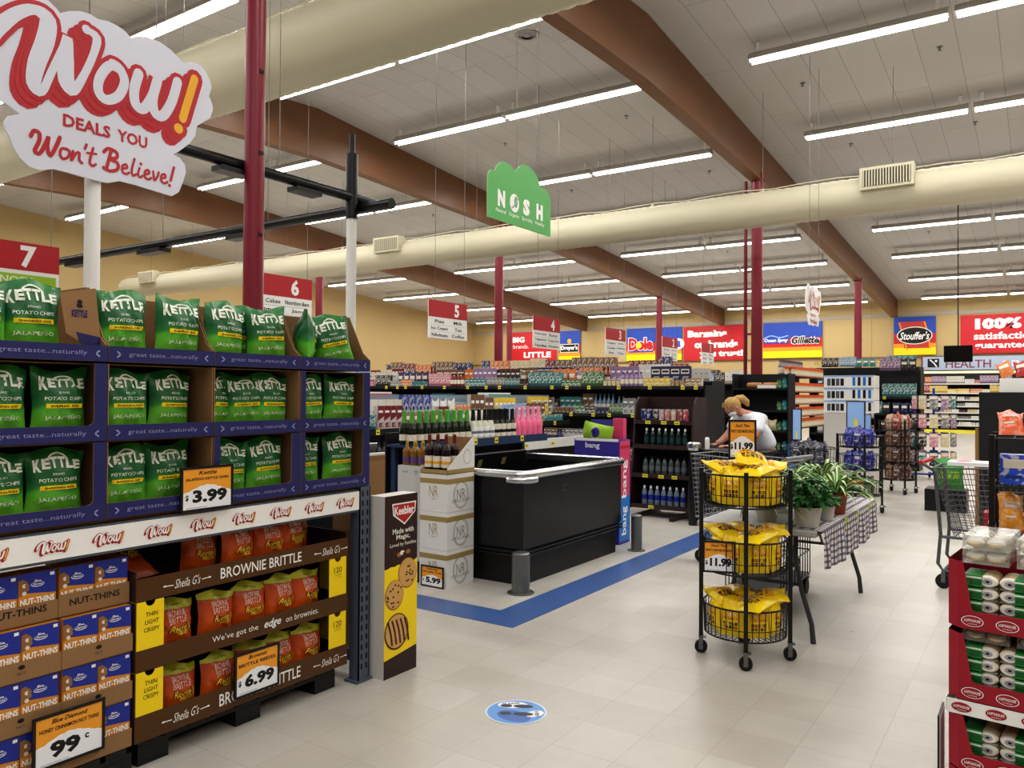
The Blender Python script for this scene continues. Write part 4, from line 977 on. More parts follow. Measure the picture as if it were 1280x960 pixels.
# ---------------------------------------------------------------- round wire basket racks
RUB = mat('black rubber wheel', (24, 24, 26), .6)
def caster(parent, x, y, an=0.0):
    b = MB(); r = .038
    b.box(x - .026, x - .021, y - .012, y + .012, .025, .098, STEEL); b.box(x + .021, x + .026, y - .012, y + .012, .025, .098, STEEL); b.box(x - .026, x + .026, y - .014, y + .014, .098, .105, STEEL); b.box(x + .01, x + .05, y - .03, y + .0, .085, .092, STEEL)
    o = b.build('caster', parent)
    b = MB(); b.tube([(x - .016, y, r), (x + .016, y, r)], r, RUB, 16); b.tube([(x - .020, y, r), (x + .020, y, r)], .014, STEEL, 8); b.build('wheel', o)
def basket_rack(x, y, rz, rad, tiers, top, label, cat='rack', nw=40):
    t = thing('basket_rack', label, cat, (x, y, 0), rz)
    for k in range(4):
        an = k * pi / 2; px, py = (rad + .014) * cos(an), (rad + .014) * sin(an)
        b = MB(); b.box(px - .012, px + .012, py - .012, py + .012, .105, top, BLACKM); b.build('post', t); caster(t, px, py)
    for zt, zb in tiers:
        b = MB(); w = .0026
        for z, rr_, wr_ in ((zt, rad, .006), (zb, rad * .97, .005), ((zt * .35 + zb * .65), rad * .98, w)):
            b.tube([(rr_ * cos(2 * pi * k / 32), rr_ * sin(2 * pi * k / 32), z) for k in range(33)], wr_, BLACKM, 6, False)
        for k in range(nw):
            an = 2 * pi * k / nw; c, s_ = cos(an), sin(an)
            b.tube([(rad * c, rad * s_, zt), (rad * .975 * c, rad * .975 * s_, zb + .01), (rad * .95 * c, rad * .95 * s_, zb), (rad * .1 * c, rad * .1 * s_, zb)], w, BLACKM, 4, False)
        b.tube([(rad * .5 * cos(2 * pi * k / 24), rad * .5 * sin(2 * pi * k / 24), zb) for k in range(25)], w, BLACKM, 4, False)
        b.build('wire_basket', t)
    return t
TIERS = [(1.10, .915), (.715, .525), (.325, .15)]
basket_rack(-1.492, 4.735, .33 + pi / 4 + .78, .243, TIERS, 1.125, 'black three-tier round wire rack full of yellow bags on casters')
YBF = rampmat('yellow candy film', 'Z', 0, .27, [(0, (250, 216, 24)), (.5, (252, 222, 30)), (1, (246, 206, 20))], .28, bump=(16, .35))
WBR = mat('brown lettering', (108, 60, 30), .5)
def yprint(b, fn):
    patch(b, fn, -.07, .07, .12, .20, mat('honey print', (236, 176, 30), .4))
    b.text('Hershey\u2019s', .0, .222, 0, WBR, h=.016, w=.10, bold=.02, fn=fn)
    b.text('NUGGETS', 0, .175, 0, WHITE, h=.03, w=.13, bold=.05, fn=lambda x, z: fn(x, z, .0022)); b.text('MINIATURES', 0, .145, 0, DKRED, h=.016, w=.12, bold=.03, fn=lambda x, z: fn(x, z, .0022))
    for k in range(5):
        for r_ in range(2): b.text('MINI', -.05 + .026 * k, .082 - .025 * r_, 0, [DKRED, RED][(k + r_) % 2], h=.018, w=.022, bold=.03, fn=fn)
    b.text('PARTY PACK', 0, .03, 0, DKRED, h=.010, w=.1, bold=.02, fn=fn)
yprint_ = yprint
def yprint(b, fn):
    patch(b, fn, -.075, .075, .13, .19, mat('honey print', (236, 176, 30), .4))
    b.text('PARTY', 0, .172, 0, WHITE, h=.022, w=.10, bold=.05, fn=lambda x, z: fn(x, z, .0022)); b.text('SIZE MIX', 0, .145, 0, DKRED, h=.016, w=.12, bold=.03, fn=lambda x, z: fn(x, z, .0022))
    for k in range(5):
        for r_ in range(2): b.flat([fn(-.058 + .026 * k + a, .105 - .03 * r_ + c, .0022) for a, c in ((-.011, -.012), (.011, -.012), (.011, .012), (-.011, .012))] and [(-.058 + .026 * k - .01, .095 - .03 * r_), (-.058 + .026 * k + .01, .095 - .03 * r_), (-.058 + .026 * k + .01, .115 - .03 * r_), (-.058 + .026 * k - .01, .115 - .03 * r_)], 0, DKRED) if False else b.add([fn(-.058 + .026 * k + a, .105 - .03 * r_ + c, .0022) for a, c in ((-.010, -.012), (.010, -.012), (.010, .012), (-.010, .012))], [(0, 1, 2, 3)], [WBR, mat('rust print', (176, 76, 40), .5), mat('mauve print', (130, 90, 90), .5), DKRED][(k + r_) % 4])
YBAG = [bag_geo(.20, .27, .09, 41 + k, YBF, yprint, neck=.04).mesh('candy_bag') for k in range(3)]
ci = 0
for ti, (zt, zb) in enumerate(TIERS):
    for k in range(8):
        an = .55 + k * 2 * pi / 8 - 2.2
        c, s_ = cos(an), sin(an); rr_ = .182
        put(YBAG[ci % 3], 'candy_bag', (-1.492 + rr_ * c, 4.735 + rr_ * s_, zb + .012), 0, None,
            'yellow candy bag standing inside the %s wire basket' % ['top', 'middle', 'lowest'][ti], 'candy bag', 'yellow bags in the %s basket' % ['top', 'middle', 'lowest'][ti], rot=(-.06, 0, an + pi / 2), scale=(.70, .85, .76)); ci += 1
    for k, (dx, dy, tz, th, ay) in enumerate([(-.115, -.03, .9, 1.38, .12), (.085, -.10, -.25, 1.42, -.10), (.10, .08, -1.2, 1.36, .10), (-.05, .11, 2.4, 1.36, .05), (.03, -.01, .5, 1.30, .2)][:5 if ti == 0 else 4]):
        px, py = -1.492 + dx + sin(tz) * .11, 4.735 + dy - cos(tz) * .11
        put(YBAG[ci % 3], 'candy_bag', (px, py, zt + (.0 if k < 4 else .055)), 0, None,
            'yellow candy bag lying %s on the heap of the %s basket' % (['at the near end', 'crosswise', 'at the far side', 'at the back', 'uppermost'][k], ['top', 'middle', 'lowest'][ti]), 'candy bag', None, rot=(-th, ay, tz), scale=(1, 1.0, .86)); ci += 1
pc = price_card('price_sign', 'orange and white 11.99 price card standing above the yellow bag rack', (-1.505, 4.72, 1.185), .52, .165, .235, 'Snack Time', 'PARTY SIZE MIXED BAGS', '11.99')
o = price_card('price_sign', 'orange and white 11.99 price card clipped on the middle wire basket', (-1.565, 4.485, .535), .36, .185, .185, 'Snack Time', 'PARTY SIZE MIXED BAGS', '11.99')
b = MB(); b.tube([(0, .004, -.25), (0, .004, .0)], .004, BLACKM, 6); b.build('sign_stem', pc)

# ---------------------------------------------------------------- folding table with plants
TTOP = mat('grey plastic table top', (172, 172, 170), .5, noise=(30, .9)); LEGM = mat('grey steel tube', (70, 72, 76), .4, .3)
t = thing('folding_table', 'grey plastic folding table with bent steel legs carrying potted plants', 'table', (0, 0, 0))
b = MB(); b.box(-1.905, -1.15, 5.02, 6.88, .700, .740, TTOP); b.build('table_top', t, bevel=.01)
for yy, s in ((5.22, 1), (6.78, -1)):
    for xx in (-1.22, -1.78):
        b = MB(); q = 1 if xx > -1.5 else -1
        b.tube([(xx - q * .10, yy, .69), (xx - q * .10, yy, .52), (xx - q * .06, yy, .32), (xx, yy, .12), (xx + q * .01, yy, .0)], [.016, .016, .016, .016, .018], LEGM, 8); b.build('leg', t)
    b = MB(); b.tube([(-1.29, yy, .36), (-1.71, yy, .36)], .012, LEGM, 8); b.tube([(-1.5, yy, .36), (-1.5, yy + s * .35, .69)], .01, LEGM, 6); b.build('leg_brace', t)
# checked cloth
PL = bpy.data.materials.new('checked cloth'); PL.use_nodes = True; nt = PL.node_tree; bs = nt.nodes['Principled BSDF']; bs.inputs['Roughness'].default_value = .85
uvn = nt.nodes.new('ShaderNodeUVMap'); spn = nt.nodes.new('ShaderNodeSeparateXYZ'); nt.links.new(uvn.outputs[0], spn.inputs[0])
def stripe(sock, period, lo, hi):
    a = nt.nodes.new('ShaderNodeMath'); a.operation = 'DIVIDE'; a.inputs[1].default_value = period; nt.links.new(sock, a.inputs[0])
    f = nt.nodes.new('ShaderNodeMath'); f.operation = 'FRACT'; nt.links.new(a.outputs[0], f.inputs[0])
    g = nt.nodes.new('ShaderNodeMath'); g.operation = 'GREATER_THAN'; g.inputs[1].default_value = lo; nt.links.new(f.outputs[0], g.inputs[0])
    l = nt.nodes.new('ShaderNodeMath'); l.operation = 'LESS_THAN'; l.inputs[1].default_value = hi; nt.links.new(f.outputs[0], l.inputs[0])
    m = nt.nodes.new('ShaderNodeMath'); m.operation = 'MULTIPLY'; nt.links.new(g.outputs[0], m.inputs[0]); nt.links.new(l.outputs[0], m.inputs[1]); return m.outputs[0]
def mixc(c1, c2, f, k=1.0):
    m = nt.nodes.new('ShaderNodeMixRGB')
    if isinstance(c1, tuple): m.inputs[1].default_value = c1
    else: nt.links.new(c1, m.inputs[1])
    m.inputs[2].default_value = c2
    q = nt.nodes.new('ShaderNodeMath'); q.operation = 'MULTIPLY'; q.inputs[1].default_value = k; nt.links.new(f, q.inputs[0]); nt.links.new(q.outputs[0], m.inputs[0]); return m.outputs[0]
c = rgb(228, 224, 222)
for ax in ('X', 'Y'):
    c = mixc(c, rgb(44, 50, 84), stripe(spn.outputs[ax], .062, .0, .45), .78)
    c = mixc(c, rgb(186, 130, 116), stripe(spn.outputs[ax], .062, .64, .80), .22)
nt.links.new(c, bs.inputs['Base Color'])
nu, nv = 22, 60; vs = []; uv = []
for j in range(nv + 1):
    y = 5.06 + 1.86 * j / nv
    for i in range(nu + 1):
        s = i / nu * .66 - .26
        hem = .235 + .03 * sin((y - 5) * 1.7) + .008 * sin(y * 6)
        if s <= 0: x, z = -1.140 + s, .7425 + .0015 * sin(y * 20)
        else:
            q = s / .40 * hem; fold = .012 * sin(y * 15) * min(1, q / .15) + .012 * sin(y * 27 + 1) * min(1, q / .15)
            x, z = -1.138 + .012 + fold * .8 + .012 + q * .03, .742 - q
        vs.append((x, y, z)); uv.append((s, y))
fs = [(j * (nu + 1) + i, j * (nu + 1) + i + 1, (j + 1) * (nu + 1) + i + 1, (j + 1) * (nu + 1) + i) for j in range(nv) for i in range(nu)]
b = MB(); b.add(vs, fs, PL, True); o = b.build('tablecloth'); T(o, 'blue and white checked cloth hanging over the aisle side of the plant table', 'tablecloth')
ul = o.data.uv_layers.new(name='UVMap')
for l in o.data.loops: ul.data[l.index].uv = uv[l.vertex_index]
CLIP = mat('lime ribbon', (186, 204, 50), .5)
for i, yy in enumerate((5.72, 6.12, 6.58)):
    b = MB()
    for s in (-1, 1): b.add([(-1.112, yy, .73), (-1.114, yy + s * .035, .755), (-1.110, yy + s * .04, .70)], [(0, 1, 2)], CLIP); b.add([(-1.114, yy, .725), (-1.110, yy + s * .03, .66), (-1.110, yy + s * .012, .655)], [(0, 1, 2)], CLIP)
    b.box(-1.122, -1.106, yy - .01, yy + .01, .715, .74, CLIP)
    T(b.build('ribbon_bow'), 'lime green ribbon bow on the checked cloth, %s from the near end' % ORD[i], 'bow')
# plants
LEAF = mat('leaf green', (84, 132, 60), .4, noise=(8, .7)); LEAFL = mat('pale leaf stripe', (206, 216, 158), .45); LEAF2 = mat('deep leaf green', (60, 118, 58), .35, noise=(10, .7)); SOIL = mat('potting soil', (52, 38, 28), .9)
POTW = mat('white ceramic pot', (196, 194, 186), .5); POTT = mat('terracotta pot', (140, 66, 44), .6)
def pot(t, r, h, m, ribs=False):
    b = MB()
    b.lathe([(r * .78, 0), (r * .98, h * .9), (r * 1.02, h * .9), (r * 1.03, h), (r * .93, h), (r * .9, h * .88)], m, 24, capt=False); po = b.build('pot', t)
    b = MB(); b.lathe([(r * .91, h * .86), (r * .4, h * .9)], SOIL, 18); b.build('soil', po)
def spider(x, y, z, r, h, m, n, L, seed, label, rim=False):
    t = thing('potted_plant', label, 'plant', (x, y, z)); pot(t, r, h, m); q = random.Random(seed)
    for _ in range(1):
        g = MB()
        for k in range(n):
            an = q.uniform(0, 2 * pi); ln = L * q.uniform(.6, 1.1); up = q.uniform(.35, 1.25); w = q.uniform(.012, .020)
            P = []; N = 8
            for i in range(N + 1):
                s = i / N; rad_ = .02 + ln * (s * cos(up) + .25 * s * s); zz = h * .9 + ln * (s * sin(up) * 1.15 - .62 * s * s * s)
                P.append(Vector((rad_ * cos(an + .15 * s), rad_ * sin(an + .15 * s), max(zz, .012 if rad_ > r else h * .9))))
            side = Vector((-sin(an), cos(an), 0)); tw = q.uniform(-.4, .4)
            for c0, c1, mm in ((-1, -.38, LEAF), (-.38, .38, LEAFL), (.38, 1, LEAF)):
                vs = []
                for i, p_ in enumerate(P):
                    ww = w * (sin(pi * min(1, (i / N) * .86 + .14)) ** .7)
                    vs += [p_ + side * c0 * ww + Vector((0, 0, abs(c0) * ww * .5)), p_ + side * c1 * ww + Vector((0, 0, abs(c1) * ww * .5))]
                g.add(vs, [(2 * i, 2 * i + 1, 2 * i + 3, 2 * i + 2) for i in range(N)], mm, True)
        g.build('foliage', t)
def bushy(x, y, z, r, h, m, n, H, Rr, seed, label):
    t = thing('potted_plant', label, 'plant', (x, y, z)); pot(t, r, h, m); q = random.Random(seed); g = MB(); st = MB()
    for k in range(n):
        an = q.uniform(0, 2 * pi); rad_ = Rr * q.random() ** .5; hh = h + H * q.uniform(.15, 1) * (1 - .45 * (rad_ / Rr) ** 2); c = Vector((rad_ * cos(an), rad_ * sin(an), hh))
        if k % 4 == 0: st.tube([(.03 * cos(an), .03 * sin(an), h * .9), c * .6 + Vector((0, 0, h * .3)), c], .0025, LEAF2, 4, False)
        L_, W_ = q.uniform(.035, .06), q.uniform(.018, .03); d = Vector((cos(an), sin(an), q.uniform(-.7, .5))).normalized(); sd_ = d.cross(Vector((q.uniform(-.3, .3), q.uniform(-.3, .3), 1))).normalized(); nn = sd_.cross(d)
        g.add([c - d * L_ * .4, c + sd_ * W_ * .8 - d * L_ * .1 + nn * .006, c + sd_ * W_ * .7 + d * L_ * .4 + nn * .004, c + d * L_ - nn * .008, c - sd_ * W_ * .7 + d * L_ * .4 + nn * .004, c - sd_ * W_ * .8 - d * L_ * .1 + nn * .006, c + d * L_ * .2 - nn * .004], [(0, 1, 6), (1, 2, 6), (2, 3, 6), (3, 4, 6), (4, 5, 6), (5, 0, 6)], LEAF2, False)
    st.build('stem', t); g.build('foliage', t)
bushy(-1.235, 5.175, .7455, .085, .125, POTW, 210, .18, .155, 5, 'bushy dark green plant in a white pot at the near table edge')
bushy(-1.19, 5.50, .7455, .05, .095, POTW, 40, .08, .075, 8, 'small leafy plant in a pale pot beside the terracotta one')
spider(-1.21, 5.88, .7465, .075, .135, POTT, 64, .33, 12, 'striped spider plant in a terracotta pot on the checked cloth')
spider(-1.53, 5.72, .7415, .08, .13, POTW, 80, .40, 13, 'wide striped spider plant in the middle of the table')
spider(-1.52, 5.28, .7415, .08, .13, POTW, 70, .36, 14, 'striped spider plant in a white pot behind the yellow bag rack')
spider(-1.45, 6.55, .7415, .08, .13, POTW, 60, .36, 15, 'dark spider plant at the far end of the plant table')
# ---------------------------------------------------------------- carts
CARTG = mat('grey cart wire', (96, 98, 102), .4, .4)
def cart(x, y, rz, label, handle=RED, CARTG=CARTG):
    t = thing('shopping_cart', label, 'cart', (x, y, 0), rz)
    # local: handle at -X, nose at +X
    P = lambda u, v, s: (-.42 + .16 * (1 - v) + u * (.88 - .20 * (1 - v)), s * (.26 - .04 * u) * (.86 + .14 * v), .42 + .56 * v + .03 * u * v)
    b = MB(); w = .0024
    for s in (-1, 1):
        for k in range(14): b.tube([P(u / 10, k / 13, s) for u in range(11)], w if 0 < k < 13 else .006, CARTG, 4, False)
        for k in range(19): b.tube([P(k / 18, v, s) for v in (0, 1)], w, CARTG, 4, False)
    for u in (0, 1):
        for k in range(14): b.tube([P(u, k / 13, -1), P(u, k / 13, 1)], w if 0 < k < 13 else .006, CARTG, 4, False)
        for k in range(9): b.tube([[(a_ + (b_ - a_) * k / 8) for a_, b_ in zip(P(u, v, -1), P(u, v, 1))] for v in (0, 1)], w, CARTG, 4, False)
    for k in range(13): b.tube([P(k / 12, 0, -1), P(k / 12, 0, 1)], w, CARTG, 4, False)
    b.build('wire_basket', t)
    b = MB()
    for s in (-1, 1): b.tube([(-.50, s * .25, 1.02), (-.40, s * .24, .95), (-.36, s * .23, .44), (-.38, s * .23, .20), (-.34, s * .23, .14), (.38, s * .2, .14)], .014, CARTG, 8); b.tube([(-.36, s * .23, .42), (.42, s * .19, .42)], .012, CARTG, 8)
    b.tube([(-.34, -.23, .14), (-.34, .23, .14)], .012, CARTG, 8); b.tube([(.38, -.2, .14), (.38, .2, .14)], .012, CARTG, 8)
    b.build('cart_frame', t)
    b = MB(); b.tube([(-.50, -.27, 1.02), (-.50, .27, 1.02)], .018, handle, 10); b.build('handle', t)
    for xx, s in ((-.34, .23), (-.34, -.23), (.36, .2), (.36, -.2)):
        b = MB(); b.tube([(xx - .0, s - .014, .06), (xx, s + .014, .06)], .059, RUB, 16); b.box(xx - .015, xx + .015, s - .022, s - .016, .05, .14, STEEL); b.box(xx - .015, xx + .015, s + .016, s + .022, .05, .14, STEEL); b.build('caster', t)
    return t
cart(-2.28, 7.28, pi * .94, 'grey wire shopping cart behind the yellow bag rack', mat('grey handle', (120, 122, 126), .5), mat('light cart wire', (136, 138, 142), .4, .3))
c2 = cart(-.33, 7.55, -.05, 'dark wire shopping cart with red handle beside the tall goods rack')
t = thing('magazine', 'white magazine with a pink picture lying on the cart basket', 'magazine', (-.50, 7.55, 1.0)); b = MB(); b.box(-.16, .14, -.14, .14, 0, .03, WHITE); b.build('pages', t); b = MB(); b.lathe([(.07, .031), (.05, .036)], PINKC, 16, (-.05, 0, 0)); b.build('picture', t)
t = thing('red_carton', 'red snack carton lying inside the dark shopping cart', 'carton', (-.25, 7.42, .50)); b = MB(); b.box(-.15, .15, -.05, .15, 0, .14, RED); b.text('CRACKERS', 0, .07, -.051, WHITE, h=.05, w=.24, bold=.02); b.build('carton_body', t)
t = thing('wheeled_bin', 'low black wire dolly on casters pushed under the plant table', 'dolly', (-1.75, 6.15, 0))
b = MB(); b.box(-.2, .2, -.42, .42, .14, .16, BLACK)
for k in range(12): b.tube([(-.2, -.42 + k * .0764, .16), (-.2, -.42 + k * .0764, .52)], .004, BLACKM, 5); b.tube([(.2, -.42 + k * .0764, .16), (.2, -.42 + k * .0764, .52)], .004, BLACKM, 5)
for z in (.34, .52): b.tube([(-.2, -.42, z), (.2, -.42, z), (.2, .42, z), (-.2, .42, z), (-.2, -.42, z)], .006, BLACKM, 5)
b.build('wire_frame', t)
for sx in (-.18, .18):
    for sy in (-.36, .36):
        b = MB(); b.tube([(sx - .015, sy, .06), (sx + .015, sy, .06)], .06, RUB, 16); b.box(sx - .03, sx + .03, sy - .02, sy + .02, .121, .139, STEEL); b.box(sx - .024, sx - .018, sy - .012, sy + .012, .05, .121, STEEL); b.build('caster', t)

# ---------------------------------------------------------------- more round racks further along
def plain_bag(w, h, d, seed, m, band=None):
    def pr(b, fn):
        patch(b, fn, -w * .30, w * .30, h * .58, h * .74, band or TINTL); patch(b, fn, -w * .28, w * .1, h * .30, h * .36, LABEL)
    return bag_geo(w, h, d, seed, m, pr, 8, 10).mesh('snack_bag')
PB = [plain_bag(.17, .23, .08, 60 + k, TINTB, [TINTL, TINTD, TINTD][k]) for k in range(3)]
def heap(x, y, z, rad, n, cols, what, where, grp, lay=.3):
    for k in range(n):
        c = cols[k % len(cols)]; ring = k < n - 1
        an = 2 * pi * k / (n - 1); q = rad * .66 if ring else 0
        put(PB[k % 3], 'snack_bag', (x + q * cos(an), y + q * sin(an), z + (.002 if ring else .03)), 0, c[1], '%s %s %s' % (c[0], what, where), 'snack bag', grp + ' ' + c[0], rot=(-R.uniform(.0, .08) if ring else 0, R.uniform(-.05, .05), an + pi / 2 + R.uniform(-.1, .1)), scale=(.74, .98, 1.0) if ring else (.85, 1.0, 1.05))
BT = [(1.04, .88), (.78, .58), (.42, .24)]
basket_rack(-2.06, 11.45, .4, .27, BT, 1.06, 'black round wire rack of blue snack bags with a tall sign card', nw=28)
for i, (zt, zb) in enumerate(BT):
    heap(-2.06, 11.45, zb + .012, .25, 9, [('blue', (40, 48, 150)), ('royal blue', (50, 60, 170))] if i < 2 else [('olive', (90, 96, 70)), ('grey', (110, 112, 104))], 'snack bag in the', '%s wire basket of the blue bag rack' % ['top', 'middle', 'lowest'][i], 'basket %s' % ['top', 'middle', 'lowest'][i])
price_card('price_sign', 'orange and white 6.29 price card on the lowest basket of the blue bag rack', (-2.08, 11.165, .28), .3, .26, .2, 'Veggie', 'STRAWS FAMILY SIZE', '6.29')
CT = [(1.14, 1.02), (.92, .76), (.66, .50), (.40, .22)]
basket_rack(-1.96, 14.12, .5, .265, CT, 1.18, 'black round wire rack of brown chocolate bags', nw=28)
for i, (zt, zb) in enumerate(CT):
    heap(-1.96, 14.12, zb + .012, .25, 9, [('brown', (88, 52, 46)), ('maroon', (96, 44, 44)), ('tan', (150, 110, 70))] if i else [('rust', (170, 70, 50)), ('cream', (200, 180, 160))], 'chocolate bag in the', '%s basket of the brown bag rack' % ORD[i], 'brown rack basket ' + ORD[i])
NT = [(.96, .78), (.6, .42)]
basket_rack(-2.28, 9.62, .2, .30, NT, .98, 'black round wire rack of dark navy bags behind the plants', nw=28)
for i, (zt, zb) in enumerate(NT): heap(-2.28, 9.62, zb + .012, .28, 10, [('navy', (30, 34, 66)), ('dark grey', (50, 52, 64)), ('slate', (70, 76, 100))], 'snack bag in the', '%s basket of the dark bag rack' % ['upper', 'lower'][i], 'dark rack ' + ['upper', 'lower'][i])
SKY = mat('pale blue sign card', (150, 186, 236), .5)
def standee(x, y, z0, z1, w, label):
    t = thing('sign_holder', label, 'sign', (x, y, 0)); b = MB(); b.box(-w / 2 - .015, w / 2 + .015, 0, .015, z0 - .015, z1 + .015, BLACK); b.box(-.012, .012, .0, .012, 0.012, z0 - .016, BLACKM); b.box(-.15, .15, -.12, .12, 0, .012, BLACKM); b.build('sign_frame', t)
    b = MB(); b.box(-w / 2, w / 2, -.003, -.0005, z0, z1, SKY); b.box(-w * .12, w * .12, -.005, -.0031, z0 + .02, z0 + .12, TAGY); b.build('sign_card', t)
standee(-2.20, 11.95, 1.12, 1.48, .22, 'framed pale blue notice behind the blue bag rack')
standee(-3.02, 12.0, .92, 1.36, .11, 'tall narrow pale blue notice beside the orange-capped jars')

# ---------------------------------------------------------------- cookie pallet at the right
CRD = mat('crimson card', (158, 24, 46), .5); CRD2 = mat('crimson card edge', (132, 18, 38), .5); CLR = mat('clear clamshell', (232, 236, 232), .08, trans=.6, alpha=.55); CKY = mat('cream cookie', (226, 206, 168), .6); GRN = mat('green label print', (44, 140, 66), .45); FROST = mat('white frosting', (236, 230, 220), .5)
AX, AY = -.300, 3.336
t = thing('cookie_pallet_display', 'crimson cardboard tiered display of frosted cookies with white oval emblems', 'display', (AX, AY, 0), -.10)
TT = [.722, .462, .205, .02]
Wd = .56
def tray(z, hh, m, top=False):
    b = MB(); k = .006; c = .04
    fl = [(0, c), (c, 0), (Wd, 0), (Wd, .5), (0, .5)]
    # floor
    b.add([(x, y, z) for x, y in fl], [(4, 3, 2, 1, 0)], CRD2); b.add([(x, y, z + .004) for x, y in fl], [(0, 1, 2, 3, 4)], CRD2)
    def wall(p, q, h1, h2, mm):
        b.add([(p[0], p[1], z), (q[0], q[1], z), (q[0], q[1], z + h2), (p[0], p[1], z + h1)], [(0, 1, 2, 3)], mm)
    wall((0, .5), (0, c), hh, hh, CRD2); wall((0, c), (c, 0), hh, hh, m); wall((Wd, 0), (Wd, .5), hh, hh, CRD2); wall((Wd, .5), (0, .5), hh, hh, CRD2)
    lo = .066
    poly = [(c, z), (Wd, z), (Wd, z + hh), (Wd - .05, z + hh)]
    for i in (1,):
        poly += [(Wd - .07, z + lo + .01), (Wd - .08, z + lo), (.33, z + lo), (.32, z + lo + .01), (.31, z + hh), (.285, z + hh), (.272, z + lo + .01), (.262, z + lo), (.09, z + lo), (.082, z + lo + .01), (.055, z + hh), (c, z + hh)]
    b.prism(poly, -.003, 0, m)
    x = .085
    while x < Wd: 
        oval(b, x, z + .031, m); x += .109
    b.build('display_tray', t)
def oval(b, x, z, base=CRD):
    y = -.0065
    b.disc(x, z, .036, y, WHITE, .020, 24); b.disc(x, z, .033, y - .0005, CRD, .0175, 24)
    b.text('LOFTHOUSE', x, z + .002, y - .001, WHITE, h=.010, w=.052, bold=.03); b.text('cookies', x, z - .009, y - .001, WHITE, h=.005, w=.03, shear=.2)
HT = [.243, .240, .198, .18]
for z, hh in zip(TT, HT): tray(z, hh, CRD)
b = MB(); b.box(0.002, Wd, -.006, -.0035, .407, .459, WHITE); b.box(-.002, .0, .0, .5, .407, .459, WHITE)
x = .05
while x < Wd: oval(b, x, .433); x += .109
# shift the ovals in front of the white strip
b.build('printed_strip', t)
for i, z in enumerate(TT):
    if i == 3: continue
    b = MB(); b.box(.01, Wd - .01, .44, .495, TT[i + 1] + .005, z - .002, CRD2); b.build('support_panel', t)
def clam():
    """clear clamshell of round frosted cookies, long side along X, green wrap label"""
    b = MB(); L, D_, H_ = .30, .15, .052
    n = 5
    for k in range(n):
        x = -L / 2 + .03 + k * .06
        b.lathe([(.026, -.011), (.031, -.004), (.031, .003)], CKY, 14, (x, -.03, .024)); b.lathe([(.029, .003), (.026, .011)], FROST, 14, (x, -.03, .024))
        b.lathe([(.026, -.011), (.031, -.004), (.031, .003)], CKY, 14, (x, .036, .024)); b.lathe([(.029, .003), (.026, .011)], FROST, 14, (x, .036, .024))
    p = [(-L / 2, 0), (L / 2, 0), (L / 2 - .008, H_ * .5), (L / 2, H_ * .55), (L / 2 - .012, H_), (-L / 2 + .012, H_), (-L / 2, H_ * .55), (-L / 2 + .008, H_ * .5)]
    b.prism(p, -D_ / 2, D_ / 2, CLR)
    return b.mesh('cookie_box')
CLAM = clam()
def roll():
    """cookie pack standing on edge, round end to the front, green label sleeve"""
    b = MB(); r = .036
    b.M = Matrix.Rotation(pi / 2, 4, 'X')
    b.lathe([(r * .8, -.13), (r, -.118), (r, .0), (r * .8, .012)], FROST, 18, ms=[CKY, CKY, FROST]); b.lathe([(r * .5, .0125), (r * .3, .0128)], SILVER, 14); b.lathe([(r * .2, .0129), (r * .1, .013)], INK, 10)
    b.M = None
    b.box(-.082, -.018, -.020, .12, -.034, .034, GRN); b.box(-.0815, -.0185, -.0206, -.0201, .016, .026, WHITE); b.box(-.06, -.020, -.0208, -.0202, -.026, .008, mat('dark green print', (28, 96, 46), .5))
    b.box(-.034, .034, -.012, .12, -.0365, -.034, CLR)
    return b.mesh('cookie_pack')
ROLL = roll()
Mz = Matrix.Translation((AX, AY, 0)) @ Matrix.Rotation(-.10, 4, 'Z')
def W2(x, y, z): return tuple(Mz @ Vector((x, y, z)))
for i, z in enumerate(TT):
    for cx, cn, fl in ((.127, 'outer column', 0), (.196, 'second column', 1), (.375, 'third column', 0), (.445, 'fourth column', 1)):
        for k in range(4 if i < 2 else 3):
            if i == 3 and k > 1: continue
            put(ROLL, 'cookie_pack', W2(cx, .045, z + .033 + k * .0465 - .00), 0, None, 'green-labelled cookie pack in the %s, %s tray from the top' % (cn, ORD[i]), 'cookie pack', 'cookie packs %s %s' % (cn, ORD[i]), scale=(-.92 if fl else .92, 1, .60), rot=(0, 0, -.10))
    if i < 2:
        for cx, cn in ((.118, 'first'), (.29, 'second'), (.455, 'third')):
            for k in range(2 if i == 0 else 1):
                put(CLAM, 'cookie_box', W2(cx, .20, z + (.230 if i == 0 else .206) + .052 * k), pi / 2 - .10, None, 'clear clamshell of round cookies, %s across the %s tray, %s layer' % (cn, ORD[i], ['lower', 'upper'][k]), 'cookie box', None, scale=(1, 1, .95 if i == 0 else .75))
t = thing('sign_holder', 'thin black framed card standing edge-on at the crimson display corner', 'sign', (-.335, 3.36, .0)); b = MB(); b.box(0, .006, .03, .20, .08, .36, BLACK); b.box(.006, .009, .04, .19, .09, .35, WHITE); b.box(.001, .005, .1, .11, 0, .08, BLACK); b.build('sign_frame', t)

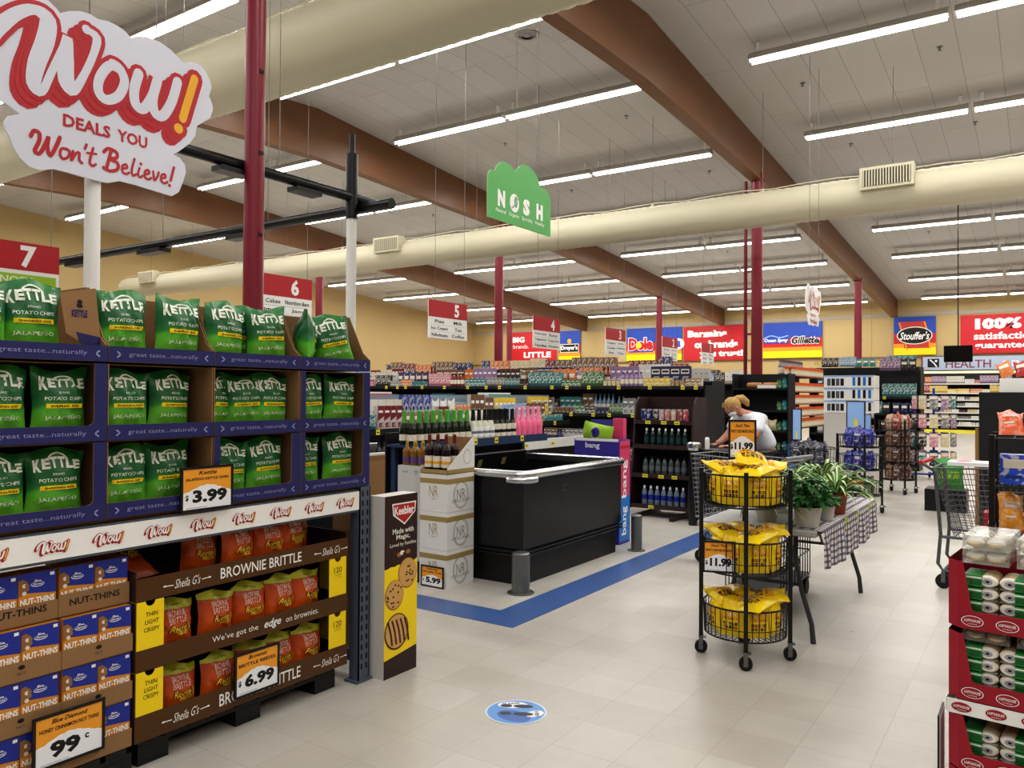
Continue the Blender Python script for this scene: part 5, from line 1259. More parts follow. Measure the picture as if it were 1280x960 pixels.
# ---------------------------------------------------------------- tall goods rack and black shelving behind it
t = thing('wire_goods_rack', 'tall black wire rack hung with bright packaged goods at the frame edge', 'rack', (-.235, 5.05, 0))
b = MB()
for x in (0, .9):
    for y in (0, .45): b.box(x - .014, x + .014, y - .014, y + .014, 0, 1.36, BLACKM)
for z in (.2, .55, .82, 1.08, 1.34):
    for y in (0, .45): b.tube([(0, y, z), (.9, y, z)], .006, BLACKM, 6)
    for x in (0, .9): b.tube([(x, 0, z), (x, .45, z)], .006, BLACKM, 6)
    for k in range(10): b.tube([(k * .1, 0, z), (k * .1, .45, z)], .003, BLACKM, 4)
b.build('rack_frame', t)
def gbox(w, d, h, m1=TINTP, m2=LABEL):
    b = MB(); b.box(-w / 2, w / 2, 0, d, 0, h, m1); b.box(-w * .38, w * .38, -.0015, -.0003, h * .55, h * .85, m2); b.box(-w * .3, w * .3, -.0015, -.0003, h * .2, h * .32, TINTD); return b.mesh('carton')
G1 = gbox(.13, .12, .17); 
for k in range(6):
    put(G1, 'blue_canister', (-.235 + .10 + k * .14, 5.10, 1.0905 - .27 + .27), 0, (40, 80, 190), 'bright blue pack on the upper shelf of the tall goods rack', 'pack', 'bright blue packs', scale=(1, 1, .95))
for zi, (z, cols) in enumerate([(1.35, [('orange', (226, 96, 40)), ('red', (200, 50, 50)), ('lime', (190, 200, 80)), ('pale green', (150, 190, 130))]), (.828, [('amber', (226, 150, 30)), ('sky blue', (130, 170, 210)), ('yellow', (226, 180, 40)), ('blue', (40, 70, 170))]), (.556, [('maroon', (110, 40, 44)), ('brown', (100, 60, 50)), ('teal', (50, 120, 90))]), (.206, [('wine', (100, 34, 50)), ('plum', (80, 50, 90))])]):
    for k in range(7):
        c = cols[k % len(cols)]
        put(PB[k % 3], 'snack_bag', (-.235 + .09 + k * .12, 5.16 + .03 * (k % 2), z + .008), 0, c[1], '%s bag on the %s shelf of the tall goods rack' % (c[0], ['topmost', 'third', 'second', 'lowest'][zi]), 'snack bag', 'goods rack %s %s' % (zi, c[0]), rot=(-.25 if zi else -.9, R.uniform(-.15, .15), R.uniform(-.4, .4)), scale=(.75, .9, .88))
# ---------------------------------------------------------------- product kinds for the shelves
def pk_box(w, d, h):
    b = MB(); b.box(-w / 2, w / 2, 0, d, 0, h, TINT)
    b.box(-w * .42, w * .42, -.0014, -.0002, h * .62, h * .86, LABEL); b.box(-w * .34, w * .34, -.0018, -.0015, h * .69, h * .79, TINTD); b.box(-w * .42, w * .42, -.0014, -.0002, h * .12, h * .5, TINTP)
    return b.mesh('carton')
def pk_box2(w, d, h):
    b = MB(); b.box(-w / 2, w / 2, 0, d, 0, h, TINTP); b.box(-w * .5, w * .5, -.0014, -.0002, 0, h * .22, TINTD); b.lathe([(w * .26, .0003), (w * .26, .0016)], LABEL, 12) if False else b.disc(0, h * .58, w * .30, -.0012, TINTL, h * .16, 12); b.disc(0, h * .58, w * .18, -.0022, TINTD, h * .07, 10); return b.mesh('carton')
def pk_box3(w, d, h):
    b = MB(); b.box(-w / 2, w / 2, 0, d, 0, h, TINTL); b.flat([(-w / 2, h * .35), (w / 2, h * .55), (w / 2, h), (-w / 2, h)], -.0010, TINT); b.box(-w * .36, w * .3, -.0024, -.0012, h * .70, h * .80, WHITE); b.box(-w * .3, w * .4, -.0024, -.0006, h * .08, h * .28, TINTP); return b.mesh('carton')
def pk_can(r, h):
    b = MB(); b.lathe([(r * .92, 0), (r, .006), (r, h * .12), (r, h * .88), (r, h - .006), (r * .92, h)], TINT, 10, ms=[STEEL, STEEL, TINTP, STEEL, STEEL]); return b.mesh('can')
def pk_bot(r, h):
    b = MB(); b.lathe([(r * .9, 0), (r, .01), (r, h * .18), (r, h * .5), (r, h * .6), (r * .4, h * .78), (r * .4, h * .86), (r * .45, h * .865), (r * .42, h)], TINT, 10, ms=[TINT, TINT, LABEL, TINT, TINT, TINT, TINTD, TINTD]); return b.mesh('bottle')
def pk_jar(r, h):
    b = MB(); b.lathe([(r * .9, 0), (r, .008), (r, h * .16), (r, h * .66), (r, h * .76), (r * .86, h * .8), (r * .9, h * .81), (r * .9, h)], TINT, 10, ms=[TINT, TINT, TINTP, TINT, TINT, TINTD, TINTD]); return b.mesh('jar')
def pk_pouch(w, h):
    def pr(b, fn): patch(b, fn, -w * .34, w * .34, h * .5, h * .74, LABEL, 4); patch(b, fn, -w * .3, w * .3, h * .2, h * .4, TINTP, 4)
    return bag_geo(w, h, w * .4, 77, TINT, pr, 6, 6).mesh('pouch')
KIND = {'carton': (pk_box2(.13, .07, .24), .134), 'tall_carton': (pk_box3(.10, .06, .25), .104), 'wide_carton': (pk_box(.16, .07, .22), .165), 'small_carton': (pk_box3(.085, .08, .13), .089), 'box': (pk_box2(.075, .07, .16), .079), 'can': (pk_can(.037, .11), .078), 'bottle': (pk_bot(.038, .25), .08), 'jar': (pk_jar(.042, .14), .088), 'pouch': (pk_pouch(.15, .2), .158), 'flat_carton': (pk_box(.20, .14, .08), .205)}
PALS = {'red': (168, 44, 44), 'dark red': (118, 34, 38), 'blue': (52, 76, 158), 'navy': (40, 46, 92), 'yellow': (222, 190, 60), 'white': (214, 212, 206), 'brown': (116, 84, 58), 'dark brown': (70, 50, 42), 'green': (74, 122, 70), 'teal': (46, 128, 132), 'orange': (210, 120, 56), 'pink': (206, 136, 152), 'lilac': (150, 120, 160), 'cream': (206, 190, 150), 'grey': (130, 130, 132), 'pale blue': (140, 170, 200), 'black': (44, 42, 46), 'tan': (168, 136, 94)}
NCOUNT = {}
def stock(where, grp, o, d, L, kinds, cols, rz, rows=1, back=(0, 0), seed=1, gap=0.0, nm=None, hs=1.0):
    """fill a shelf edge with facings: o start point, d unit direction along the shelf"""
    q = random.Random(seed); s = 0.0
    while s < L - .08:
        kd = q.choice(kinds); cn = q.choice(cols); me, w = KIND[kd]; n = q.randint(2, 5); h = q.uniform(.9, 1.12) * hs
        if q.random() < gap: s += w * 2; continue
        for i in range(n):
            if s + w > L: break
            for r_ in range(rows):
                p = (o[0] + d[0] * (s + w / 2) + back[0] * r_, o[1] + d[1] * (s + w / 2) + back[1] * r_, o[2])
                put(me, (nm or '') + kd, p, rz + q.uniform(-.05, .05), PALS[cn], '%s %s %s' % (cn, kd.replace('_', ' '), where), kd.replace('_', ' '), '%s %s %s' % (grp, cn, kd), scale=(1, 1, h))
            s += w
        s += q.choice((0, .01, .03))
SHELFM = mat('black shelf steel', (26, 27, 31), .45); BACKM = mat('dark shelf back', (34, 34, 38), .6)
def gondola(label, x0, x1, y0, y1, H, shelves, side, tags=(), face=None, name='gondola_shelf', sm=SHELFM, bm=BACKM, tagstep=.42, dep=None):
    """double-sided store shelving; side 'y' has its visible face at y0, side 'x' at x1"""
    t = thing(name, label, 'shelving', (0, 0, 0))
    b = MB()
    if side == 'y': ym = (y0 + y1) / 2; b.box(x0, x1, ym - .02, ym + .02, .12, H, bm)
    else: xm = (x0 + x1) / 2; b.box(xm - .02, xm + .02, y0, y1, .12, H, bm)
    b.build('back_panel', t)
    b = MB(); b.box(x0, x1, y0, y1, 0, .12, sm); b.build('base_deck', t)
    nt_ = 0
    for z in shelves:
        b = MB()
        if side == 'y': b.box(x0, x1, y0, ym - .021, z - .025, z, sm); b.box(x0, x1, y0 - .008, y0 - .0005, z - .045, z + .004, sm)
        else: b.box(xm + .021, x1, y0, y1, z - .025, z, sm); b.box(x1 + .0005, x1 + .008, y0, y1, z - .045, z + .004, sm)
        sh = b.build('shelf', t)
        if z in tags:
            L = (x1 - x0) if side == 'y' else (y1 - y0); s = .12
            while s < L and nt_ < 96:
                if side == 'y': put(TGME, 'price_tag', (x1 - s, y0 - .0085, z - .05), 0, parent=sh)
                else: put(TGME, 'price_tag', (x1 + .0085, y0 + s, z - .05), FX, parent=sh)
                s += tagstep * R.choice((.5, .7, 1, 1.3)); nt_ += 1
    for k in (0, 1):
        b = MB()
        if side == 'y': xx = (x0 - .025, x1 + .002)[k]; b.box(xx, xx + .023, y0 + .02, y1 - .02, .121, H, sm)
        else: yy = (y0 - .025, y1 + .002)[k]; b.box(x0 + .02, x1 - .02, yy, yy + .023, .121, H, sm)
        b.build('end_panel', t)
    return t
ALLC = list(PALS)
# main gondola facing the camera
G0, G1_, GY = -13.5, -4.28, 11.55
gondola('long black shelving of groceries facing the freezer cases, first aisle behind them', G0, G1_, GY, GY + .9, 1.72, (.45, .85, 1.25, 1.70), 'y', (1.25, 1.70))
wh = 'of the first long shelving'
d = (-1, 0)
stock('on the top shelf ' + wh, 'g1 top', (G1_ - .05, GY + .05, 1.7005), d, 9.1, ['carton', 'jar', 'bottle', 'small_carton', 'can', 'tall_carton', 'box', 'bottle', 'jar'], ALLC, 0, 1, seed=3, hs=.95)
stock('in inner row, top shelf ' + wh, 'g1 top back', (G1_ - .3, GY + .22, 1.7005), d, 8.6, ['tall_carton', 'bottle', 'pouch', 'carton', 'wide_carton'], ['dark red', 'brown', 'white', 'lilac', 'navy', 'dark brown', 'orange', 'pale blue'], 0, 1, seed=5, hs=1.35)
stock('on the second shelf down ' + wh, 'g1 second', (G1_ - .05, GY + .06, 1.2505), d, 7.5, ['jar', 'bottle', 'can', 'small_carton', 'box', 'tall_carton'], ['green', 'teal', 'grey', 'navy', 'dark brown', 'blue', 'white', 'brown'], 0, 1, seed=7, gap=.05)
stock('in inner row, second shelf down ' + wh, 'g1 second back', (G1_ - .1, GY + .22, 1.2505), d, 7.5, ['bottle', 'tall_carton', 'pouch'], ['teal', 'navy', 'dark brown', 'grey', 'brown', 'pale blue', 'green'], 0, 1, seed=17, hs=1.2)
stock('on the third shelf down ' + wh, 'g1 third', (G1_ - .05, GY + .06, .8505), d, 4.0, ['carton', 'jar', 'small_carton'], ['cream', 'yellow', 'brown', 'grey', 'white', 'tan'], 0, 1, seed=8, gap=.1)
stock('on the low shelf ' + wh, 'g1 low', (G1_ - .05, GY + .06, .4505), d, 1.5, ['carton', 'jar'], ['cream', 'yellow', 'brown'], 0, 1, seed=9, gap=.1)
# gondolas behind: tops with stacked stock
for gi, (gy, xe, H, cols, kk) in enumerate([(14.9, -5.9, 1.85, ['dark red', 'brown', 'orange', 'white', 'navy', 'cream'], ['carton', 'wide_carton', 'tall_carton']), (18.3, -6.6, 1.9, ['dark red', 'red', 'tan', 'white', 'brown'], ['carton', 'flat_carton']), (21.8, -6.6, 1.9, ['dark red', 'white', 'pale blue', 'tan', 'black'], ['carton', 'bottle'])]):
    nm = ['second', 'third', 'fourth'][gi]
    gondola('long black shelving of groceries, %s aisle behind the freezer cases' % nm, -15.5, xe, gy, gy + .9, H, (.5, .95, 1.4, H - .01), 'y', ())
    w2 = 'of the %s long shelving' % nm
    stock('on the top ' + w2, 'g%d top' % (gi + 2), (xe - .05, gy + .04, H + .0005), (-1, 0), 8.6, kk, cols, 0, 1, seed=20 + gi, hs=1.25, nm='grocery_')
    stock('in the second row on top ' + w2, 'g%d upper' % (gi + 2), (xe - .4, gy + .26, H + .0005), (-1, 0), 8.0, ['carton'], cols, 0, 1, seed=30 + gi, hs=2.0 - .2 * gi, gap=.25, nm='tall_')
# freezer island along the aisle with a shelf above
t = thing('freezer_island', 'long black freezer island with white rim and an upper goods shelf', 'freezer', (0, 0, 0))
i0, i1, j0, j1 = -7.1, -5.85, 4.95, 10.75
b = MB(); b.box(i0, i1, j0, j1, .1, .80, CASE); b.box(i0 + .05, i1 - .05, j0 + .05, j1 - .05, 0, .099, CASEK); b.build('case_body', t)
b = MB(); WR = mat('white enamel rim', (214, 214, 210), .35)
for bx_ in ((i1 - .09, i1 + .02, j0, j1), (i0 - .02, i0 + .09, j0, j1), (i0 + .0905, i1 - .0905, j0, j0 + .1), (i0 + .0905, i1 - .0905, j1 - .1, j1)): b.box(*bx_, .801, .93, WR)
b.build('rim', t)
b = MB(); b.box(-6.85, -6.10, j0 + .1, j1 - .1, 1.13, 1.16, SHELFM); b.box(-6.0995, -6.092, j0 + .1, j1 - .1, 1.10, 1.17, SHELFM); us = b.build('upper_shelf', t)
for yy in (j0 + .3, 6.9, 8.8, j1 - .3): b = MB(); b.box(-6.52, -6.46, yy - .03, yy + .03, .801, 1.129, SHELFM); b.build('post', t)
b = MB(); b.box(-6.50, -6.48, j0 + .1, j1 - .1, 1.1605, 1.55, mat('clear plastic divider', (150, 170, 186), .2, alpha=.5)); b.build('divider', t)
yy = j0 + .3
while yy < j1 - .2: put(TGME, 'price_tag', (-6.0915, yy, 1.105), FX, parent=us); yy += .38
yy = 5.5
while yy < 7.4: put(TGME, 'price_tag', (-5.829, yy, .84), FX, parent=t, scale=(3.2, 1, .75)); yy += .42
while yy < j1 - .3: put(TGME, 'price_tag', (-5.829, yy, .84), FX, parent=t, scale=(1.6, 1, .8)); yy += .7
wi = 'on the upper shelf of the freezer island'
stock(wi, 'island', (-6.14, j0 + .15, 1.1605), (0, 1), 5.4, ['pouch', 'tall_carton', 'box', 'pouch', 'can'], ['white', 'dark red', 'teal', 'cream', 'brown', 'yellow', 'pale blue', 'grey'], FX, 1, seed=41, hs=1.0)
stock('in the inner row ' + wi, 'island back', (-6.33, j0 + .15, 1.1605), (0, 1), 5.4, ['carton', 'box', 'pouch', 'tall_carton', 'wide_carton'], ['white', 'pink', 'brown', 'yellow', 'blue', 'orange'], FX, 1, seed=42, hs=1.5)
stock('standing inside the freezer island', 'island inside', (-6.02, j0 + .4, .8005), (0, 1), 5.0, ['jar', 'bottle'], ['navy', 'black', 'blue', 'dark brown'], FX, 1, seed=43, gap=.2)
for y0_, lab, c1, c2 in ((6.9, 'large white multipack carton with red and pink bands on the freezer island', RED, PINKC), (9.5, 'tall white printed multipack carton on the freezer island', GRN, NAVY)):
    t = thing('multipack_carton', lab, 'carton', (-6.62, y0_, 1.161), FX)
    b = MB(); b.box(-.28, .28, 0, .2, 0, .42, WHITE); b.box(-.281, .281, -.002, -.0002, .33, .40, c1); b.box(.1, .281, -.004, -.0022, .05, .33, c2); b.box(-.2, .05, -.004, -.0022, .12, .26, LABEL); b.build('carton_body', t)
# black gondola with bare end and jar wall
g0, g1, h0, h1 = -5.02, -3.95, 15.1, 18.1
t = thing('end_shelving', 'black shelving with nearly bare end shelves and a jar-filled long side', 'shelving', (0, 0, 0))
b = MB(); b.box(g0, g1, h0 + .45, h0 + .48, .12, 1.98, SHELFM); b.box(g0, g0 + .02, h0, h0 + .449, .12, 1.98, SHELFM); b.box(g1 - .02, g1, h0, h0 + .449, .12, 1.98, SHELFM); b.box(g0 + .5, g0 + .52, h0 + .4805, h1, .12, 1.98, BACKM); b.build('back_panel', t)
b = MB(); b.box(g0, g1, h0, h1, 0, .119, SHELFM); b.build('base_deck', t)
for z in (.5, .9, 1.28, 1.70): b = MB(); b.box(g0 + .021, g1 - .021, h0, h0 + .449, z - .03, z, SHELFM); b.build('shelf', t)
JZ = [.93, 1.16, 1.40, 1.64]
for z in (.55, *JZ, 1.95): b = MB(); b.box(g0 + .521, g1 + .005, h0 + .481, h1, z - .013, z - .001, mat('red shelf edge', (132, 44, 44), .5) if z > 1 else SHELFM); b.build('shelf', t)
JAR = MB(); JAR.lathe([(.045, 0), (.05, .01), (.05, .11), (.044, .125)], mat('pale sauce jar', (206, 190, 150), .35), 10, capt=False); JAR.lathe([(.05, .125), (.05, .175), (.046, .18)], mat('orange cap', (216, 92, 44), .45), 10); JAR.lathe([(.0508, .025), (.0508, .09)], LABEL, 10, capb=False, capt=False); JARM = JAR.mesh('sauce_jar')
for si, z in enumerate(JZ + [1.95]):
    for k in range(24 if si < 4 else 23):
        put(JARM, 'sauce_jar', (g1 - .06, h0 + .56 + k * .104, z), k, None, 'orange-capped jar on the %s shelf of the jar-filled shelving' % (['lowest', 'second', 'third', 'fourth', 'topmost'][si]), 'jar', 'orange-capped jars ' + ORD[si])
    if si == 4:
        for k in range(20): put(JARM, 'sauce_jar', (g1 - .17, h0 + .56 + k * .104, z), k, None, 'orange-capped jar in the inner row on top of the jar shelving', 'jar', 'orange-capped jars inner')
        for k in range(14): put(KIND['bottle'][0], 'bottle', (g1 - .32, h0 + .6 + k * .13, z), k, PALS['grey'], 'grey bottle standing behind the orange-capped jars on top', 'bottle', 'grey bottles behind jars', scale=(1, 1, 1.3))
t_l = [('cream', 'bread loaf wrapped in clear film on the bare end shelf', 'first')]
LOAF = MB(); LOAF.tube([(-.17, 0, .05), (-.15, 0, .055), (0, 0, .058), (.15, 0, .055), (.17, 0, .05)], [.035, .055, .058, .055, .03], mat('bread crust', (186, 132, 84), .6, noise=(14, .75)), 12); LOAFM = LOAF.mesh('bread')
for k in range(2): put(LOAFM, 'bread_loaf', (-4.66 + k * .31, h0 + .25, 1.7015), 0, None, 'brown bread loaf on the upper bare end shelf, %s' % ['outer', 'inner'][k], 'bread', None, scale=(.85, 1, 1))
t = thing('white_carton', 'long white carton lying before the bread loaves', 'carton', (-4.30, h0 + .06, 1.7015)); b = MB(); b.box(-.25, .1, 0, .06, 0, .06, WHITE); b.build('carton_body', t)
for k in range(6): put(KIND['pouch'][0], 'pouch', (-4.92 + k * .13, h0 + .1, .9005), 0, PALS['cream'], 'cream pouch on the lower bare end shelf', 'pouch', 'cream pouches on end shelf')
for si, z in enumerate((.505, .905, 1.285, 1.705)):
    for k in range(1): put(KIND['jar'][0], 'jar', (g1 - .085, h0 + .08, z), 0, PALS['teal'], 'teal jar at the end of the %s bare shelf' % ORD[si], 'jar', None, scale=(1.2, 1.2, 1.4)); put(KIND['jar'][0], 'jar', (g1 - .19, h0 + .08, z), 0, PALS['green'], 'green jar next to the teal one, %s bare shelf' % ORD[si], 'jar', None, scale=(1.1, 1.1, 1.2))
for k in range(3):
    t = thing('water_pack', 'blue shrink-wrapped bottle pack stacked below the bare end shelves, %s from floor' % ORD[k], 'pack', (-3.86, 15.0, .002 + k * .24)); b = MB(); b.box(0, .34, -.3, 0, 0, .2, mat('blue film', (36, 110, 170), .25)); b.lathe([(.04, .2), (.03, .225)], CAPW, 8, (.1, -.1, 0)); b.lathe([(.04, .2), (.03, .225)], CAPW, 8, (.24, -.1, 0)); b.build('pack_body', t)
# white floor display of printed cartons
t = thing('carton_display', 'white corrugated display with rows of dark printed bottle pictures', 'display', (-2.86, 13.0, 0))
b = MB(); b.box(0, .34, 0, .5, 0, 1.30, mat('pale corrugated card', (202, 198, 192), .7)); b.box(.345, .72, .02, .5, 0, .9, mat('pale corrugated card', (202, 198, 192), .7)); b.build('display_body', t)
for k in range(3):
    b = MB(); z = 1.305 + k * .195
    b.box(0, .72, 0, .5, z, z + .188, WHITE)
    for i in range(4): b.box(.05 + i * .065, .10 + i * .065, -.003, -.0005, z + .03, z + .14, INK if i % 2 else GREY); b.box(.42 + i * .075, .46 + i * .075, -.003, -.0005, z + .03, z + .16, INK if (i + k) % 2 else BLUEC)
    b.box(.0, .72, -.004, -.0035, z + .165, z + .186, SKY); b.build('printed_tier', t)
b = MB(); b.box(.38, .68, -.012, -.006, .96, 1.28, SKY); b.box(.37, .69, -.005, -.001, .95, 1.29, BLACK); b.build('notice_card', t)
for k in range(2): b = MB(); b.lathe([(.09, 0), (.09, .03)], TAGY, 20); b.lathe([(.05, .031), (.03, .033)], INK, 16); T(b.build('tape_roll', None, (-3.12 + k * .24, 14.0, 2.0), rot=(pi / 2, 0, 0)), 'round yellow disc standing on the pale cartons, %s one' % ORD[k], 'disc') if False else b
# promo gondolas in the middle distance
gondola('dark shelving of yellow and teal packages beyond the brown bag rack', -5.1, -2.55, 21.6, 22.5, 2.3, (.6, 1.0, 1.4, 1.8), 'y', (1.0, 1.8), name='promotion_shelf')
for si, z in enumerate((.6, 1.0, 1.4, 1.8, 2.31)):
    stock('on the %s shelf of the promotion shelving' % ORD[si], 'promo %d' % si, (-2.6, 21.64, z + .0005), (-1, 0), 2.4, ['pouch', 'carton', 'small_carton'], ['yellow', 'cream', 'tan', 'white'] if si < 2 else ['teal', 'yellow', 'navy', 'pale blue', 'black'], 0, 1, seed=60 + si, hs=1.1)
gondola('dark peg shelving of teal and purple packages left of the blue spinner', -3.0, -2.15, 18.4, 19.0, 2.1, (.5, .85, 1.2, 1.55), 'y', (1.55,), name='peg_shelf')
for si, z in enumerate((.5, .85, 1.2, 1.55, 2.11)):
    stock('on the %s shelf of the peg shelving' % ORD[si], 'peg %d' % si, (-2.2, 18.43, z + .0005), (-1, 0), .8, ['pouch', 'carton'], ['teal', 'pale blue', 'black', 'lilac', 'navy'], 0, 1, seed=70 + si, hs=1.15)
# blue spinner rack
SPB = mat('blue enamel', (36, 70, 160), .4)
t = thing('spinner_rack', 'blue wire spinner rack hung with small packets', 'rack', (-1.72, 16.8, 0))
b = MB(); b.tube([(0, 0, .08), (0, 0, 1.72)], .022, SPB, 10); b.build('pole', t)
b = MB()
for k in range(4): an = k * pi / 2 + .3; b.box(0, .38, -.02, .02, .08, .11, SPB) if k == 0 else b.tube([(0, 0, .095), (.38 * cos(an), .38 * sin(an), .095)], .018, SPB, 6)
b.build('base', t)
for k in range(4): an = k * pi / 2 + .3; caster(t, .36 * cos(an), .36 * sin(an))
for z in (.5, .85, 1.2, 1.55):
    b = MB(); b.tube([(.33 * cos(k * pi / 2 + .78), .33 * sin(k * pi / 2 + .78), z) for k in range(5)], .006, SPB, 5)
    for k in range(4): an = k * pi / 2 + .78; b.tube([(0, 0, z), (.33 * cos(an), .33 * sin(an), z)], .005, SPB, 5)
    b.build('peg_frame', t)
PKT = MB(); PKT.box(-.045, .045, 0, .012, 0, .2, TINTP); PKT.box(-.04, .04, -.001, -.0002, .15, .19, LABEL); PKTM = PKT.mesh('packet')
for si, z in enumerate((.28, .63, .98, 1.33)):
    for k in range(12):
        an = k * pi / 6 + .1; cn = ['grey', 'lilac', 'teal', 'black', 'pink', 'cream'][(k + si) % 6]
        put(PKTM, 'packet', (-1.72 + .375 * cos(an), 16.8 + .375 * sin(an), z), an + pi / 2, PALS[cn], '%s hanging packet on the %s tier of the blue spinner' % (cn, ORD[si]), 'packet', 'spinner %d %s' % (si, cn), scale=(1.6, 1, 1.25))
# health wall
WSH = mat('white shelf', (216, 214, 208), .5)
t = thing('health_shelving', 'white shelving of small goods under the health and beauty sign', 'shelving', (0, 0, 0))
b = MB(); b.box(-7.4, 2, 38.9, 38.95, 0, 2.55, BACKM); b.build('back_panel', t)
HZ = (.35, .62, .89, 1.16, 1.43, 1.72, 2.12)
for z in HZ: b = MB(); b.box(-7.4, 2, 38.35, 38.899, z - .05, z, WSH); b.build('shelf', t)
b = MB(); b.box(-7.4, 2, 38.3, 38.899, 0, .14, TAGY); b.build('base_deck', t)
b = MB(); b.box(-7.4, 2, 38.3, 38.36, 2.56, 2.64, mat('lit valance', (255, 236, 170), .5, emit=1.2)); b.build('light_valance', t)
for si, z in enumerate(HZ):
    stock('on the %s white shelf of the health wall' % ORD[si], 'health %d' % si, (1.3, 38.4, z + .0005), (-1, 0), 6.5, ['carton', 'small_carton'] if si > 4 else ['small_carton', 'jar'], ['orange', 'yellow', 'cream', 'white', 'lilac', 'tan', 'red'] if si > 4 else ['grey', 'white', 'black', 'cream'], 0, 1, seed=80 + si, nm='health_', hs=1.3 if si > 4 else 1.0)
# black shelving end with orange goods at the frame edge
t = thing('end_shelving', 'black shelving end behind the tall goods rack with a white bin on top', 'shelving', (0, 0, 0))
b = MB(); b.box(-.62, .6, 10.6, 11.2, 0, 1.62, SHELFM); b.build('end_panel', t, bevel=.006)
b = MB(); b.box(-.66, -.625, 10.62, 10.68, 0, 1.2, mat('wood strip', (150, 110, 60), .5)); b.build('corner_strip', t)
t = thing('white_bin', 'white and blue cardboard bin of red packs on top of black shelving', 'bin', (-.42, 10.7, 1.622)); b = MB(); b.box(0, .8, 0, .4, 0, .16, WHITE); b.box(.3, .55, -.002, -.0003, .05, .1, LINE); b.build('bin_body', t)
for k in range(5): put(KIND['pouch'][0], 'pouch', (-.34 + k * .15, 10.86, 1.81), 0, PALS['red'] if k % 2 else PALS['orange'], '%s pouch heaped in the white bin' % ('red' if k % 2 else 'orange'), 'pouch', 'bin ' + ('red' if k % 2 else 'orange'), rot=(-.5, .2 * (k - 2), 0))
t = thing('green_bag', 'bright green produce bag on the floor display beyond the cart', 'bag', (-1.06, 12.2, .30)); 
def gp(b, fn): patch(b, fn, -.12, .12, .15, .26, mat('lime print', (150, 190, 50), .5))
bag_geo(.36, .42, .2, 91, mat('bright green film', (60, 150, 60), .35, bump=(12, .4)), gp, 10, 12).build('bag_body', t)
b = MB(); b.box(-.3, .2, -.02, .4, -.298, -.003, BLACK); b.build('stand', t)
# ---------------------------------------------------------------- hanging aisle signs
SY = {7: 3.62, 6: 7.04, 5: 10.63, 4: 13.88, 3: 17.04, 2: 20.35, 1: 23.28}
AL = {5: [('Pies', 'Milk'), ('Ice Cream', 'Tea'), ('Waffles/Pancakes', 'Coffee')], 4: [('Frozen Juice', 'Butter'), ('Vegetables', 'Frozen Fruit'), ('Frozen Meals', 'Dinners')], 3: [('Crackers', 'Juice'), ('Cookies', 'Soda Pop'), ('Nuts', 'Chips')], 2: [('Baking', 'Spices'), ('Cereal', 'Syrup'), ('Oil', 'Flour')], 1: [('Soup', 'Pasta'), ('Beans', 'Rice'), ('Sauce', 'Salsa')], 6: [('Rice Cakes', 'Nutrition Bars'), ('Oatmeal', 'Jam'), ('Honey', 'Tea')], 7: []}
for n_, y in SY.items():
    zt, zb = 3.14, 2.50
    if n_ == 7: zt, zb = 3.06, 2.42
    t = thing('aisle_sign', 'hanging red and white aisle sign with the number %s' % ['one', 'two', 'three', 'four', 'five', 'six', 'seven'][n_ - 1], 'sign', (-8.5, y, zb), FX)
    H_ = zt - zb; zm = H_ * .56; b = MB()
    b.box(-.53, .53, 0, .015, 0, H_, WHITE); b.box(-.53, .53, -.0025, -.0005, zm, H_, RED)
    b.text(str(n_), .23, (zm + H_) / 2, -.004, WHITE, h=.22, bold=.04)
    if n_ == 7:
        b.box(-.50, .50, -.0025, -.0005, .05, zm - .04, TOYG); b.text('NOSH', .12, zm - .10, -.004, CREAM, h=.07, w=.3, bold=.02)
    for i, (a_, c_) in enumerate(AL[n_]):
        z = zm - .07 - i * .115
        b.text(a_, -.24, z, -.003, INK, h=.055, w=min(.44, .05 * len(a_) + .05), bold=.01); b.text(c_, .27, z, -.003, INK, h=.055, w=min(.42, .05 * len(c_) + .05), bold=.01); b.box(-.48, .48, -.0015, -.0004, z - .062, z - .058, SILVER)
    b.build('sign_board', t)
    b = MB()
    for x in (-.36, .45): b.tube([(x, .007, H_), (x, .007, ceil_z(y + x) - zb)], .004, STEEL, 5)
    b.build('hanging_wire', t)
GNS = mat('leaf green sign', (92, 168, 94), .5); GNE = mat('pale green edge', (150, 196, 140), .5)
t = thing('department_sign', 'green cloud-topped hanging sign for natural foods with white lettering', 'sign', (-4.5, 6.82, 3.30), FX)
b = MB(); pts = [(-.59, 0), (.59, 0), (.59, .36)] + [(.44 + .15 * cos(a), .36 + .15 * sin(a)) for a in [pi * k / 16 for k in range(1, 7)]] + [(.12 + .27 * cos(a), .42 + .25 * sin(a)) for a in [.35 + (pi - .9) * k / 10 for k in range(11)]] + [(-.27 + .2 * cos(a), .44 + .17 * sin(a)) for a in [.8 + (pi - 1.1) * k / 9 for k in range(10)]] + [(-.5 + .09 * cos(a), .38 + .1 * sin(a)) for a in [pi * .45 + pi * .55 * k / 5 for k in range(6)]]
b.prism(pts, 0, .015, GNS, GNE)
for ch, x in (('N', -.36), ('S', .10), ('H', .36)): b.text(ch, x, .225, -.002, WHITE, h=.17, w=.13, bold=.07)
b.disc(-.125, .225, .085, -.002, WHITE, .095); b.disc(-.10, .24, .03, -.003, GNS, .06); b.stroke([(-.17, .17), (-.13, .2), (-.06, .29)], .02, -.004, SILVER)
b.text('Natural   Organic   Specialty   Healthy', 0, .095, -.002, WHITE, h=.05, w=.92, bold=.005, shear=.2)
b.build('sign_board', t)
b = MB()
for x in (-.08, .3): b.tube([(x, .007, .45), (x, .007, ceil_z(6.82 + x) - 3.3)], .003, STEEL, 5)
b.build('hanging_wire', t)
